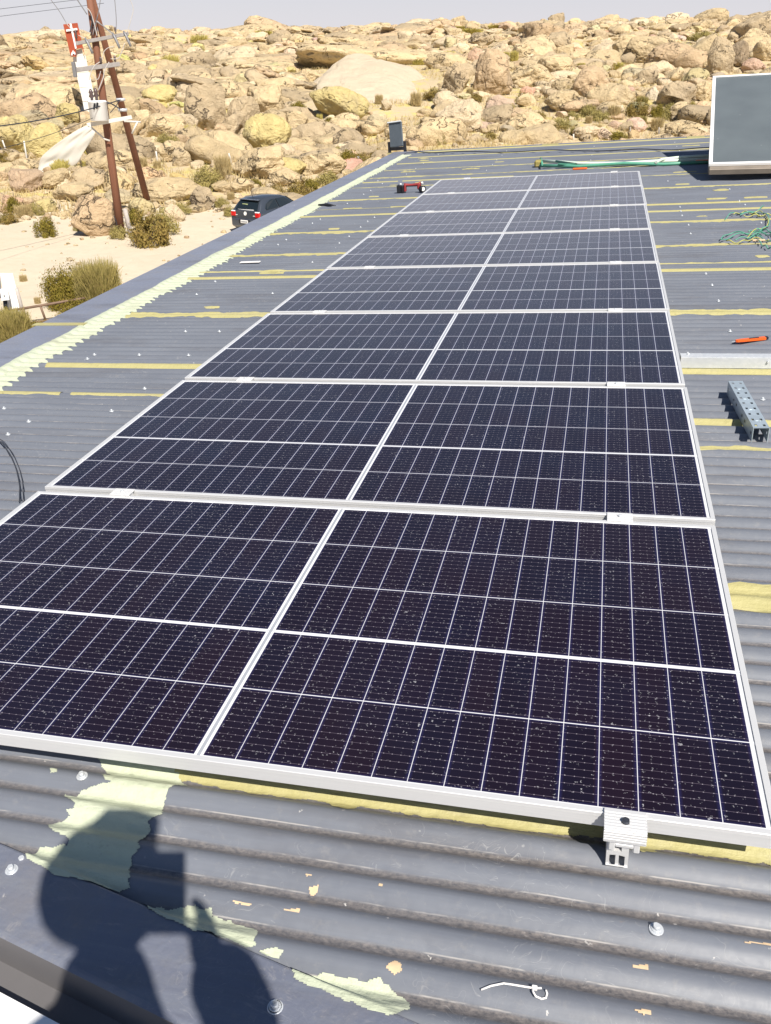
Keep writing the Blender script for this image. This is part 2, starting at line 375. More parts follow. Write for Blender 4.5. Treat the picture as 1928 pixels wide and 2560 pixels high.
def rock(name, attr=False):
    t = NT(name); p = t.pos()
    if attr:
        a = t.n('Attribute', attribute_name='tint'); tint = a.outputs['Color']
    else:
        tint = t.n('ObjectInfo').outputs['Color']
    n_big = t.noise(p, .35, 5, .6, .6); n_mid = t.noise(p, 1.6, 6, .65, .4); n_f = t.noise(p, 9, 5, .7)
    c = t.mix(t.mr(n_mid, .3, .72), t.mix(1.0, tint, (1.0, .97, .90), 'MULTIPLY'), t.mix(1.0, tint, (1.36, 1.33, 1.26), 'MULTIPLY'))
    c = t.mix(t.mr(n_big, .54, .70, 0, .5), c, (0.31, 0.25, 0.18))                         # grey weathering
    c = t.mix(t.mr(t.noise(p, .8, 4, .6, 1.2), .62, .74, 0, .4), c, (0.50, 0.36, 0.21))      # iron stain
    c = t.mix(t.mr(t.noise(p, .5, 6, .75, .5), .63, .72, 0, .25), c, (0.50, 0.44, 0.23))      # yellow lichen
    c = t.mix(t.mr(n_f, .60, .78, 0, .25), c, (0.30, 0.24, 0.18))
    wv = t.n('VectorMath', operation='ADD'); t.L(p, wv.inputs[0]); t.L(t.scale(t.noise(p, .7, 5, col=True), 2.4), wv.inputs[1])
    rg = t.noise(t.scale(wv.outputs[0], (.34, .34, .62)), 1, 3, .55)
    crack = t.mr(t.m_('ABSOLUTE', t.m_('SUBTRACT', rg, .5)), .0, .016, 1, 0)
    cm_ = t.m_('MULTIPLY', crack, t.mr(t.noise(p, .45, 3), .47, .55))
    c = t.mix(t.m_('MULTIPLY', cm_, .8), c, (0.11, 0.08, 0.06))
    h = t.m_('ADD', t.m_('MULTIPLY', n_mid, 1.2), t.m_('MULTIPLY', n_f, .30)); h = t.m_('ADD', h, t.m_('MULTIPLY', t.m_('ABSOLUTE', t.m_('SUBTRACT', t.noise(p, .9, 6, .62, .6), .5)), -1.5)); h = t.m_('SUBTRACT', h, t.m_('MULTIPLY', cm_, .8))
    t.bump(h, .9, .30)
    return t.set(c, .9, 0, .2)
M_ROCK = rock('granite'); M_ROCKA = rock('granite_field', True)
def ground_mat():
    t = NT('sandy_ground'); p = t.pos()
    a = t.n('Attribute', attribute_name='rocky').outputs['Fac']
    n1_ = t.noise(p, .25, 5, .6); n2 = t.noise(p, 2.5, 6, .7); n3 = t.noise(p, 18, 4, .7)
    sand = t.mix(n1_, (0.56, 0.475, 0.36), (0.66, 0.575, 0.445)); sand = t.mix(t.mr(n2, .45, .75, 0, .4), sand, (0.50, 0.40, 0.28))
    tr = t.noise(t.scale(p, (.25, 2.2, 1)), 1, 4)
    sand = t.mix(t.mr(tr, .55, .7, 0, .35), sand, (0.58, 0.48, 0.35))
    sand = t.mix(t.mr(n3, .66, .75, 0, .5), sand, (0.35, 0.28, 0.2))
    soil = t.mix(n2, (0.42, 0.33, 0.20), (0.58, 0.48, 0.33)); soil = t.mix(t.mr(t.noise(p, .9, 5, .7), .5, .62), soil, (0.52, 0.44, 0.17))
    soil = t.mix(t.mr(n3, .55, .75, 0, .5), soil, (0.26, 0.20, 0.12))
    c = t.mix(a, sand, soil)
    t.bump(t.m_('ADD', n2, t.m_('MULTIPLY', n3, .3)), .5, .08)
    return t.set(c, .95, 0, .15)
M_GROUND = ground_mat()
def leafmat(name, a, b, c3, trans=.0):
    t = NT(name); p = t.pos(); oi = t.n('ObjectInfo').outputs['Random']
    n = t.noise(p, 3.5, 3); c = t.mix(t.mr(n, .3, .7), a, b); c = t.mix(t.mr(t.noise(p, 14, 3), .5, .7), c, c3)
    return t.set(c, .75, 0, .2)
M_GREEN = leafmat('bush_green', (0.135, 0.115, 0.016), (0.235, 0.19, 0.03), (0.23, 0.155, 0.04))
M_OLIVE = leafmat('bush_olive', (0.24, 0.205, 0.065), (0.36, 0.30, 0.10), (0.42, 0.33, 0.14))
M_BROWN = leafmat('bush_brown', (0.19, 0.14, 0.035), (0.28, 0.19, 0.06), (0.17, 0.15, 0.03))
M_DRY = leafmat('dry_grass', (0.44, 0.33, 0.15), (0.56, 0.45, 0.24), (0.36, 0.27, 0.13))
M_YG = leafmat('yellow_grass', (0.46, 0.39, 0.10), (0.60, 0.51, 0.17), (0.40, 0.33, 0.10))
M_TWIG = plain('twig', (0.20, 0.14, 0.09), .9)
def wood():
    t = NT('reddish_pole_wood'); o = t.obj(); n = t.noise(t.scale(o, (12, 12, .7)), 1, 5, .7)
    c = t.mix(n, (0.10, 0.04, 0.022), (0.27, 0.11, 0.06)); t.bump(n, .4, .02); return t.set(c, .75)
M_POLE = wood()
M_ARM = plain('weathered_crossarm', (0.27, 0.25, 0.24), .8, var=.3)
M_INS = plain('brown_porcelain', (0.10, 0.07, 0.07), .25)
M_WHITE = plain('white_paint', (0.80, 0.80, 0.80), .5, var=.04)
M_CREAM = plain('white_masonry', (0.74, 0.71, 0.66), .85, var=.08, sc=2)
M_RED = plain('rust_red_paint', (0.34, 0.060, 0.020), .6, var=.2, sc=2)
M_BLACK = plain('black_plastic', (0.012, 0.013, 0.018), .45)
M_DARKM = plain('dark_metal', (0.05, 0.055, 0.07), .5, .4)
M_WIRE = plain('grey_wire', (0.22, 0.22, 0.23), .5, .3)
M_RAILING = plain('rusty_pipe', (0.20, 0.13, 0.09), .7, .2, .4)
M_POST = plain('grey_timber', (0.42, 0.38, 0.35), .9, var=.3, sc=12)
M_CPOST = plain('pale_concrete', (0.60, 0.57, 0.52), .9, var=.15)
M_TGREEN = plain('green_plastic', (0.10, 0.33, 0.23), .45, var=.2, sc=5)
M_PALEG = plain('pale_green_plastic', (0.62, 0.72, 0.62), .45, var=.1)
M_WYEL = plain('yellow_wire', (0.42, 0.42, 0.12), .5)
M_ORANGE = plain('orange_plastic', (0.80, 0.13, 0.02), .35, var=.1, sc=40)
M_REDP = plain('red_plastic', (0.27, 0.03, 0.032), .55)
M_ZIP = plain('white_nylon', (0.82, 0.80, 0.78), .4, var=.03)
M_TARP = plain('white_tarpaulin', (0.56, 0.53, 0.47), .9, var=.15, sc=1)
M_CARPAINT = NT('grey_car_paint').set((0.062, 0.074, 0.095), .26, .35, .5, **{'Coat Weight': .6, 'Coat Roughness': .08})
M_GLASS = NT('car_glass').set((0.012, 0.018, 0.022), .06, 0, .8)
M_TYRE = plain('tyre', (0.02, 0.02, 0.02), .9)
M_LAMP = NT('red_lamp').set((0.55, 0.01, 0.012), .15, 0, .6)
def collector_glass():
    t = NT('collector_absorber'); o = t.obj(); n = t.noise(o, 2, 5, .6); s_ = t.noise(t.scale(o, (1, 1, 9)), 2, 4)
    c = t.mix(n, (0.10, 0.118, 0.128), (0.135, 0.155, 0.165)); v = t.voro(o, 9); vc = t.voro(o, 9, out='Color'); q = t.n('SeparateColor'); t.L(vc, q.inputs[0])
    c = t.mix(t.m_('MULTIPLY', t.mr(v, .04, .10, 1, 0), t.m_('MULTIPLY', t.m_('GREATER_THAN', q.outputs[0], .75), .5)), c, (0.4, 0.42, 0.42))
    return t.set(t.mix(t.mr(s_, .4, .7, 0, .3), c, (0.16, 0.19, 0.2)), .35, 0, .5)
M_ABS = collector_glass()
M_BARE = plain('stained_steel', (0.26, 0.22, 0.18), .5, .3, .4, 6)

# ------------------------------------------------------------------ the shed: corrugated roof and its details (roof frame)
PITCH = 0.0762; AMP = 0.0085; ZR = -0.1085       # mean height; crests reach z = -0.100
def prof(y):
    t_ = 2 * np.pi * np.asarray(y, float) / PITCH
    return ZR + AMP * (np.cos(t_) - .10 * np.cos(2 * t_ + .6) + .10)
def edge_y(x): return -0.20 + (x - 0.77) * (-0.19 / 0.90)       # skewed near edge under the front flashing
XL, XR, YF = -1.42, 9.5, 13.95
shed = empty('shed', (0, 0, -0.1), label='long grey corrugated metal roofed shed carrying the solar panels, patched with olive and mint sealant', cat='building', roof=True)
shed.location = (0, 0, 0)
# sheets: several panels of corrugation, one mesh
ys = np.arange(-2.6, YF + 1e-6, PITCH / 14); xs = np.concatenate([np.linspace(XL, 4.5, 60), np.linspace(4.8, XR, 8)])
V = np.zeros((len(ys), len(xs), 3)); 
for j, x in enumerate(xs):
    y0 = edge_y(x) - .05
    yy = np.maximum(ys, y0)
    V[:, j, 0] = x; V[:, j, 1] = yy
    V[:, j, 2] = prof(yy) + 0.0016 * n1(np.full_like(yy, x * 1.7) + np.floor((yy + 10) / .95) * 7.3, 5) + .0015 * n1(yy * 1.1, 8)
idx = np.arange(V.shape[0] * V.shape[1]).reshape(V.shape[:2])
keep = []
Fq = np.stack([idx[:-1, :-1], idx[:-1, 1:], idx[1:, 1:], idx[1:, :-1]], -1).reshape(-1, 4)
VV = V.reshape(-1, 3)
h = np.ptp(VV[Fq][:, :, 1], axis=1) > 1e-6
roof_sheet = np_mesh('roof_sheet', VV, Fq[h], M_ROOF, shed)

def strip_x(name, x0, x1, yc, w, mat, seed=0, gaps=(), step=.02, rag=.35, lift=.0016, drift=.0):
    xs_ = np.arange(x0, x1, step); n = len(xs_)
    up = w / 2 * np.clip(1.05 + rag * n1(xs_ * 9, seed) + .5 * rag * n1(xs_ * 33, seed + 1), .4, 2); dn = w / 2 * np.clip(1.05 + rag * n1(xs_ * 7, seed + 5) + .8 * rag * n1(xs_ * 27, seed + 9), .4, 2)
    blob = np.clip(n1(xs_ * 1.6, seed + 3) - .45, 0, 1) * w * 1.6
    up = np.maximum(up, .006) + blob; dn = np.maximum(dn, .006) + blob * .5
    cy = yc + drift * (xs_ - x0)
    K = 11; P = np.zeros((n, K, 3))
    for k in range(K):
        yy = cy - dn + (up + dn) * k / (K - 1)
        P[:, k, 0] = xs_; P[:, k, 1] = yy; P[:, k, 2] = prof(yy) + lift + (.0012 if 0 < k < K - 1 else -.001)
    I = np.arange(n * K).reshape(n, K); F4 = np.stack([I[:-1, :-1], I[1:, :-1], I[1:, 1:], I[:-1, 1:]], -1)
    ok = np.ones(n - 1, bool)
    for g0, g1 in gaps: ok &= ~((xs_[:-1] > g0) & (xs_[:-1] < g1))
    th = n1(xs_[:-1] * 2.3, seed + 21) < -1.35; ok &= ~th
    return np_mesh(name, P.reshape(-1, 3), F4[ok].reshape(-1, 4), mat, shed)
zig_x = lambda y: -1.19 - 0.008 * y
stripes = [(1.93, .045, 2.2, 6, 0), (2.19, .03, 2.2, 6, 0), (2.37, .035, -1.12, 0.2, 1), (2.80, .05, -1.1, 6, 0), (3.83, .07, -1.15, 7, 0), (4.86, .045, -1.2, 7, 0), (5.07, .035, -1.2, 7, 0),
           (5.67, .06, -1.2, 8, 0), (6.66, .065, -1.2, 8, 0), (7.22, .035, 2.3, 8, 0), (7.62, .055, -1.2, 8, 0), (8.02, .03, -1.2, -.3, 0), (8.70, .05, -1.2, 9, 0), (9.70, .05, -1.2, 9, 0), (10.2, .03, -1.2, .8, 1),
           (10.62, .06, -1.2, 9, 0), (11.45, .05, -1.2, 9, 0), (12.25, .06, -1.2, 9, 0), (13.1, .06, -1.2, 9, 0), (0.93, .085, 2.2, 6, 0)]
for i, (y, w, xa, xb, g) in enumerate(stripes):
    strip_x('sealant_strip', xa, xb, y, w * 1.2, M_YEL, 30 + 7 * i, gaps=((-.72, -.66),) if g else ())
# loose dabs of sealant beside the seams
def dab(cx, cy, rx, ry, mat, seed, name='sealant_patch', zoff=.0016, par=None):
    n = 26; a = np.arange(n) * 2 * np.pi / n; rr = 1 + .28 * n1(a * 2.1, seed) + .12 * n1(a * 9, seed + 2)
    P = [(cx, cy, float(prof(cy)) + zoff + .002)]
    for ring in (.5, 1.0):
        for k in range(n):
            x = cx + math.cos(a[k]) * rx * rr[k] * ring; y = cy + math.sin(a[k]) * ry * rr[k] * ring
            P.append((x, y, float(prof(y)) + zoff + (.0012 if ring < 1 else -.0005)))
    F3 = [(0, 1 + k, 1 + (k + 1) % n) for k in range(n)]; F4 = [(1 + k, 1 + n + k, 1 + n + (k + 1) % n, 1 + (k + 1) % n) for k in range(n)]
    m = MB(); m.add(P, F3 + F4, True); return m.build(name, mat, par or shed)
dabs = [(-.62, 4.02, .06, .012), (.0, 4.02, .03, .02), (-.55, 5.0, .10, .06), (-.02, 5.82, .06, .02), (-.6, 6.85, .06, .02), (-.15, 6.82, .05, .02), (-.75, 8.05, .12, .05), (-.2, 8.05, .14, .05),
        (-.72, 8.9, .06, .04), (-.7, 9.85, .07, .04), (-.4, 10.0, .06, .05), (-.8, 11.2, .12, .09), (.1, 11.2, .12, .08), (-.85, 12.6, .1, .06), (-.9, 12.9, .1, .05), (-.75, 12.3, .12, .05),
        (2.75, 6.9, .05, .03), (2.85, 6.05, .06, .02), (2.72, 8.9, .07, .03), (3.3, 7.85, .12, .05), (2.95, 7.85, .1, .04), (3.05, 8.4, .09, .05), (2.8, 9.9, .12, .06), (3.0, 5.25, .05, .02),
        (.4, 11.9, .09, .04), (3.1, 12.8, .12, .06), (2.2, 12.7, .1, .05)]
for i, d in enumerate(dabs): dab(*d, M_YEL, 400 + i)
# mint zigzag sealant along the left cap
yz = np.arange(1.2, 13.62, .0127); K = 14
left = -1.315 - 0.006 * yz + .022 * n1(yz * 3, 71) + .008 * n1(yz * 20, 72)
tooth = (np.floor(yz / PITCH + .2) % 1000)
tr_ = np.abs(((yz / PITCH + .2) % 1.0) - .62)
right = -1.10 - 0.014 * yz + .04 * n1(yz * 1.4, 73) + .045 * (1 - tr_ / .62) * np.clip(.9 + .9 * n1(tooth * 3.3, 75), .05, 2.2) + .035 * n1(tooth * 1.7, 74) + .012 * n1(yz * 38, 76)
P = np.zeros((len(yz), K, 3))
for k in range(K):
    xx = left + (right - left) * k / (K - 1)
    cap_z = -0.0920
    zz = prof(yz) + .0022
    w_ = np.clip((xx - (-1.285 - .008 * yz)) / .03, 0, 1)
    P[:, k, 0] = xx; P[:, k, 1] = yz; P[:, k, 2] = (cap_z + .0018) * (1 - w_) + zz * w_
P[:, 0, 2] -= .001
I = np.arange(len(yz) * K).reshape(len(yz), K); F4 = np.stack([I[:-1, :-1], I[:-1, 1:], I[1:, 1:], I[1:, :-1]], -1).reshape(-1, 4)
np_mesh('mint_sealant', P.reshape(-1, 3), F4, M_MINT, shed)
# flat cap flashing along the left edge with turned-down lip, red fascia, walls
capP = []; ny = 90
yc_ = np.linspace(0.4, 14.08, ny)
prof_c = [(-1.285, -.0935), (-1.30, -.0920), (-1.45, -.0915), (-1.785, -.0925), (-1.80, -.0990), (-1.802, -.140)]
P = np.zeros((ny, len(prof_c), 3))
for k, (x, z) in enumerate(prof_c):
    P[:, k, 0] = x - .008 * yc_ if k < 3 else (x + 1.80) - 1.672; P[:, k, 1] = yc_; P[:, k, 2] = z + .0015 * n1(yc_ * 1.5 + k, 81)
I = np.arange(ny * len(prof_c)).reshape(ny, -1); F4 = np.stack([I[:-1, 1:], I[:-1, :-1], I[1:, :-1], I[1:, 1:]], -1).reshape(-1, 4)
np_mesh('edge_cap', P.reshape(-1, 3), F4[:, ::-1], M_CAPL, shed, smooth=False)
m = MB()
for (ya, yb) in ((3.52, 3.60),): m.box((-1.50, 3.57, -.0895), (.38, .055, .0035))
m.build('sealant_strip', M_YEL, shed)
fx_ = lambda y: -1.672
m = MB(); m.add([(fx_(.4) - .004, .4, -.112), (fx_(14.08) - .004, 14.08, -.112), (fx_(14.08) + .004, 14.08, -.30), (fx_(.4) + .004, .4, -.30)], [(0, 1, 2, 3)]); m.build('fascia', M_RED, shed)
# far flashing
m = MB(); m.box((3.92, 13.98, -.0945), (11.17, .20, .004)); m.box((3.92, 14.08, -.16), (11.17, .004, .13)); m.build('end_cap', M_CAP, shed)
strip_x('sealant_strip', -1.2, 9, 13.86, .05, M_YEL, 991, lift=.009)
for x_ in (1.0, 3.25): m = MB(); m.box((x_, 13.96, -.088), (.26, .15, .003)); m.build('sealant_patch', M_YEL, shed)
m = MB()
m.box((-1.45, 7.0, -2.6), (.2, 13.6, 4.6)); m.box((3.9, 13.7, -2.6), (11.0, .2, 4.6)); m.box((9.3, 6.5, -2.6), (.2, 14.0, 4.6)); m.box((4.2, -.1, -2.6), (9.9, .2, 4.6), M=None)
m.build('wall', M_CREAM, shed)
# front flashing: sheet along the skewed near edge, folded down, beside a white parapet
fd = Vector((0.9, -0.19, 0)).normalized(); fn = Vector((-0.19, -0.9, 0)).normalized()
A0 = Vector((0.77, -0.20, 0))
cs = [(0.0, -.0935), (.004, -.0920), (.062, -.0900), (.145, -.0895), (.150, -.0905), (.156, -.0925), (.166, -.1550), (.240, -.1620)]
ss = np.linspace(-3.0, 9.0, 120); P = np.zeros((len(ss), len(cs), 3))
for k, (o_, z) in enumerate(cs):
    for i, s_ in enumerate(ss):
        p = A0 + fd * float(s_) + fn * o_; P[i, k] = (p.x, p.y, z + .0012 * math.sin(s_ * 2.1 + k * .3))
I = np.arange(P.shape[0] * P.shape[1]).reshape(P.shape[:2]); F4 = np.stack([I[:-1, 1:], I[:-1, :-1], I[1:, :-1], I[1:, 1:]], -1)
np_mesh('front_flashing', P.reshape(-1, 3), F4[:, :5].reshape(-1, 4)[:, ::-1], M_CAP, shed, smooth=False)
np_mesh('flashing_lip', P.reshape(-1, 3), F4[:, 5:].reshape(-1, 4)[:, ::-1], M_LIP, shed, smooth=False)

def inside(px, py, poly):
    c = np.zeros(px.shape, bool); n = len(poly)
    for i in range(n):
        x1, y1 = poly[i]; x2, y2 = poly[(i + 1) % n]
        cond = ((y1 > py) != (y2 > py)) & (px < (x2 - x1) * (py - y1) / (y2 - y1 + 1e-12) + x1)
        c ^= cond
    return c
def patch(name, poly_px, mat, zf=None, cell=.0022, seed=0, rag=.006, clip=None, lift=.0022):
    poly = [tuple(on_roof(a, b)[:2]) for a, b in poly_px]
    xs_ = np.arange(min(p[0] for p in poly) - .02, max(p[0] for p in poly) + .02, cell); ys_ = np.arange(min(p[1] for p in poly) - .02, max(p[1] for p in poly) + .02, cell)
    X, Y = np.meshgrid(xs_, ys_, indexing='ij'); Z0 = np.zeros_like(X)
    qx = X + rag * fbm(np.stack([X * 60, Y * 60, Z0], -1), 3, seed); qy = Y + rag * .5 * fbm(np.stack([X * 60, Y * 60, Z0 + 5], -1), 3, seed)
    ins = inside(qx, qy, poly)
    if clip is not None: ins &= clip(X, Y)
    Z = (prof(Y) if zf is None else zf(X, Y)) + lift + .0007 * fbm(np.stack([X * 50, Y * 90, Z0], -1), 2, seed + 4)
    I = np.arange(X.size).reshape(X.shape); F4 = np.stack([I[:-1, :-1], I[1:, :-1], I[1:, 1:], I[:-1, 1:]], -1); ok = ins[:-1, :-1]
    F4 = F4[ok].reshape(-1, 4)
    if len(F4) == 0: return None
    u, inv = np.unique(F4, return_inverse=True)
    return np_mesh(name, np.stack([X, Y, Z], -1).reshape(-1, 3)[u], inv.reshape(-1, 4), mat, shed)
k1 = lambda L: [(x * .4202, 1800 + y * .4202) for x, y in L]
k2 = lambda L: [(600 + x * .4202, 1900 + y * .4202) for x, y in L]
k3 = lambda L: [(1228 + x * .4202, 1900 + y * .4202) for x, y in L]
def off_line(X, Y): return (X - A0.x) * fn.x + (Y - A0.y) * fn.y          # > 0: on the flashing
def zmix(X, Y):
    s_ = off_line(X, Y); w = np.clip((s_ + .012) / .012, 0, 1); return prof(Y) * (1 - w) + (-.0915) * w
big = k1([(560, 200), (640, 310), (600, 330), (650, 375), (520, 395), (470, 400), (440, 430), (360, 415), (450, 500), (440, 530), (390, 530), (400, 565), (360, 580), (275, 605), (300, 645), (400, 715), (395, 735), (230, 735), (160, 790), (150, 820), (220, 880), (350, 945), (430, 955), (600, 1000), (700, 1020), (770, 1000), (770, 970), (760, 880), (780, 800), (830, 780), (820, 720), (880, 640), (870, 600), (970, 560), (960, 510), (970, 460), (1000, 410), (1110, 380), (1060, 345), (1040, 250)])
patch('mint_patch', big, M_MINT, zmix, seed=5)
patch('mint_patch', k1([(790, 1060), (900, 1085), (1030, 1100), (1100, 1085), (1240, 1105), (1250, 1135), (1350, 1165), (1380, 1190), (1490, 1205), (1530, 1280), (1520, 1330), (1480, 1365), (1380, 1340), (1250, 1280), (1160, 1275), (1000, 1210), (880, 1140)]), M_MINT, zmix, seed=6)
patch('mint_patch', k2([(310, 1310), (330, 1270), (470, 1250), (640, 1270), (760, 1300), (840, 1290), (880, 1340), (980, 1390), (1010, 1430), (990, 1480), (940, 1530), (880, 1540), (760, 1510), (600, 1440), (400, 1360)]), M_MINT, zmix, seed=7)
patch('mint_patch', k2([(110, 1135), (210, 1120), (250, 1140), (220, 1175), (140, 1160)]), M_MINT, zmix, seed=8, rag=.003)
patch('mint_patch', k1([(295, 290), (335, 290), (340, 315), (300, 318)]), M_MINT, zmix, seed=9, rag=.002)
yel = k1([(1040, 230), (1040, 330)]) + k2([(60, 175), (180, 185), (280, 200), (450, 215), (530, 240), (560, 275), (630, 285), (690, 250), (850, 265), (1000, 300), (1250, 330), (1450, 360)]) + k3([(0, 372), (200, 400), (580, 425), (740, 450), (900, 548), (970, 535), (965, 515), (1010, 500), (1100, 510), (1250, 540), (1400, 560), (1666, 595), (1900, 630), (1900, 420), (0, 230)])
patch('olive_patch', yel, M_YEL, seed=12)
for i, L in enumerate([k2([(245, 890), (350, 890), (350, 915), (300, 905)]), k2([(860, 1240), (910, 1195), (950, 1210), (965, 1255), (920, 1275)]), k2([(400, 745), (430, 740), (465, 735), (450, 765), (420, 782), (400, 770)]),
                       k3([(815, 1228), (930, 1222), (938, 1258), (880, 1250)]), k3([(845, 1492), (950, 1490), (950, 1525), (900, 1520)]), k3([(1470, 1078), (1660, 1098), (1660, 1108), (1520, 1092)]), k2([(0, 850), (60, 853), (60, 863), (0, 858)]), k2([(375, 684), (430, 688), (428, 697), (395, 693)]), k2([(810, 745), (845, 745), (840, 760)]), k1([(1370, 1075), (1490, 1098), (1488, 1104), (1380, 1086)])]):
    patch('bare_patch', L, M_CHIP, seed=20 + i, rag=.0015, cell=.0025, lift=.0012)
# roofing screws
def screw_mb(s=1.0, seal=False):
    m = MB(); m.cyl((0, 0, 0), (0, 0, .0025 * s), .0115 * s, .0105 * s, 16); m.cyl((0, 0, .0025 * s), (0, 0, .0045 * s), .008 * s, .0075 * s, 14)
    m.cyl((0, 0, .0045 * s), (0, 0, .0105 * s), .0055 * s, .0050 * s, 6); return m
sc0 = None
def screw(x, y, z=None, s=1.15):
    global sc0
    if sc0 is None:
        sc0 = screw_mb().build('roof_screw', M_GALV, shed); o = sc0
    else:
        o = sc0.copy(); COL.objects.link(o)
    o.parent = shed; o.location = (x, y, float(prof(round(y / PITCH) * PITCH)) if z is None else z); o.scale = (s, s, s)
    if z is None: o.location.y = round(y / PITCH) * PITCH
for (a, b), z in zip(k1([(435, 412), (197, 757), (78, 912), (1640, 1730)]) + k2([(218, 1495)]) + k3([(985, 1075)]), (None, None, -.0915, -.0905, -.0905, None)):
    p = on_roof(a, b)
    if z is None: screw(p[0], p[1])
    else: screw(p[0], p[1], z)
scr_px = [(565, 683, 7), (525, 707, 7), (1120, 690, 7), (850, 895, 7), (15, 1010, 7), (155, 1093, 7), (28, 1172, 7), (655, 1027, 7), (1183, 318, 7), (1280, 250, 7), (1625, 318, 7), (1312, 542, 7), (1090, 556, 7), (820, 692, 7),
          (1050, 125, 6), (1122, 280, 6), (1128, 307, 6), (1135, 333, 6), (1175, 392, 6), (1185, 437, 6), (1277, 680, 6), (1315, 750, 6), (1355, 848, 6), (1415, 1008, 6), (1615, 1425, 6), (1475, 243, 6), (1417, 173, 6), (1507, 265, 6), (1608, 378, 6), (1170, 1160, 6),
          (600, 888, 5), (535, 928, 5), (960, 918, 5), (1035, 866, 5), (785, 1042, 5), (780, 775, 5), (832, 748, 5), (1120, 798, 5), (1160, 765, 5), (1205, 738, 5), (1140, 572, 5), (1190, 545, 5), (1235, 480, 5), (1270, 497, 5), (1020, 640, 5), (660, 650, 5)]
off = {7: (0, 600, .4202), 6: (1228, 400, .4202), 5: (500, 280, .36014)}
for a, b, k in scr_px:
    o_ = off[k]; p = on_roof(o_[0] + a * o_[2], o_[1] + b * o_[2]); screw(p[0], p[1], s=.95)
for yy in np.arange(10.9, 13.8, .61):
    for xx in (.35, 1.7, 2.9, -.75): screw(xx + rnd.uniform(-.01, .01), yy, s=.8)
# ------------------------------------------------------------------ white parapet / lower flat roof the photographer stands on
m = MB()
e0 = A0 + fd * -3.2 + fn * .222; e1 = A0 + fd * 9 + fn * .222; e2 = A0 + fd * 9 + fn * 4; e3 = A0 + fd * -3.2 + fn * 4
m.add([(e0.x, e0.y, -.118), (e1.x, e1.y, -.118), (e2.x, e2.y, -.118), (e3.x, e3.y, -.118), (e0.x, e0.y, -4.4), (e1.x, e1.y, -4.4), (e2.x, e2.y, -4.4), (e3.x, e3.y, -4.4)], [(0, 3, 2, 1), (4, 5, 6, 7), (0, 1, 5, 4), (1, 2, 6, 5), (2, 3, 7, 6), (3, 0, 4, 7)])
o = m.build('flat_roofed_annex', M_WHITE, roof=True); tag(o, 'white painted flat roof edge in the bottom left corner beside the grey flashing', 'building')

# ------------------------------------------------------------------ solar panels
PW, PH, GAP = 2.278, 1.134, 0.035
ORD = ['nearest', 'second', 'third', 'fourth', 'fifth', 'sixth', 'seventh', 'farthest']
PLAB = ['nearest solar panel, water spotted, with a silver end clamp on its front edge',
        'second solar panel from the foreground, just behind the nearest one', 'third solar panel from the foreground, level with the galvanised channel on the roof',
        'fourth solar panel from the foreground in the row', 'fifth solar panel from the foreground, right end toward the tangled green wires', 'sixth solar panel from the foreground in the row',
        'seventh solar panel from the foreground, second to last, beside the red power tool', 'farthest solar panel in the row, nearest the bundle of green tubes']
def panel_proto():
    r = empty('solar_module', roof=True)
    m = MB()
    # frame: outer wall, top lip, inner lip return
    L = .0125; H = .035; w = .0018
    def side(a, b, inx, iny):
        a = Vector(a); b = Vector(b); d = Vector((inx, iny, 0))
        m.add([a + Vector((0, 0, -H)), b + Vector((0, 0, -H)), b + Vector((0, 0, -.001)), a + Vector((0, 0, -.001))], [(0, 1, 2, 3)])
        t = (b - a).normalized()
        a2, b2 = a + d * L + t * L, b + d * L - t * L; a1, b1 = a + d * .001 + t * .001, b + d * .001 - t * .001
        m.add([a + Vector((0, 0, -.001)), b + Vector((0, 0, -.001)), b1, a1], [(0, 1, 2, 3)])
        m.add([a1, b1, b2, a2], [(0, 1, 2, 3)])
        m.add([a2, b2, b2 + Vector((0, 0, -.004)), a2 + Vector((0, 0, -.004))], [(0, 1, 2, 3)])
        a3, b3 = a + d * .028 + t * .028, b + d * .028 - t * .028; z = Vector((0, 0, -H))
        m.add([a + z, a3 + z, b3 + z, b + z], [(0, 1, 2, 3)])
        # raised line on the outer wall
        o_ = -d * .0009
        m.add([a + o_ + Vector((0, 0, -.010)), b + o_ + Vector((0, 0, -.010)), b + o_ + Vector((0, 0, -.0085)), a + o_ + Vector((0, 0, -.0085))], [(0, 1, 2, 3)])
    side((0, 0, 0), (PW, 0, 0), 0, 1); side((PW, 0, 0), (PW, PH, 0), -1, 0); side((PW, PH, 0), (0, PH, 0), 0, -1); side((0, PH, 0), (0, 0, 0), 1, 0)
    m.build('frame', M_ALU, r)
    g = MB(); g.add([(.0115, .0115, -.0025), (PW - .0115, .0115, -.0025), (PW - .0115, PH - .0115, -.0025), (.0115, PH - .0115, -.0025)], [(0, 1, 2, 3)]); g.build('glass', M_CELL, r)
    b = MB(); b.add([(.0115, .0115, -.008), (PW - .0115, .0115, -.008), (PW - .0115, PH - .0115, -.008), (.0115, PH - .0115, -.008)], [(3, 2, 1, 0)]); b.build('back_sheet', M_WHITE, r)
    return r
p0 = panel_proto()
jx = [0.0, .004, 0, .003, 0, -.003, .002, 0]
for i in range(8):
    r = p0 if i == 0 else copy_tree(p0, roof=True)
    r.location = (jx[i], i * (PH + GAP), 0)
    tag(r, PLAB[i], 'solar panel', 'eight solar panels laid in one row up the roof')
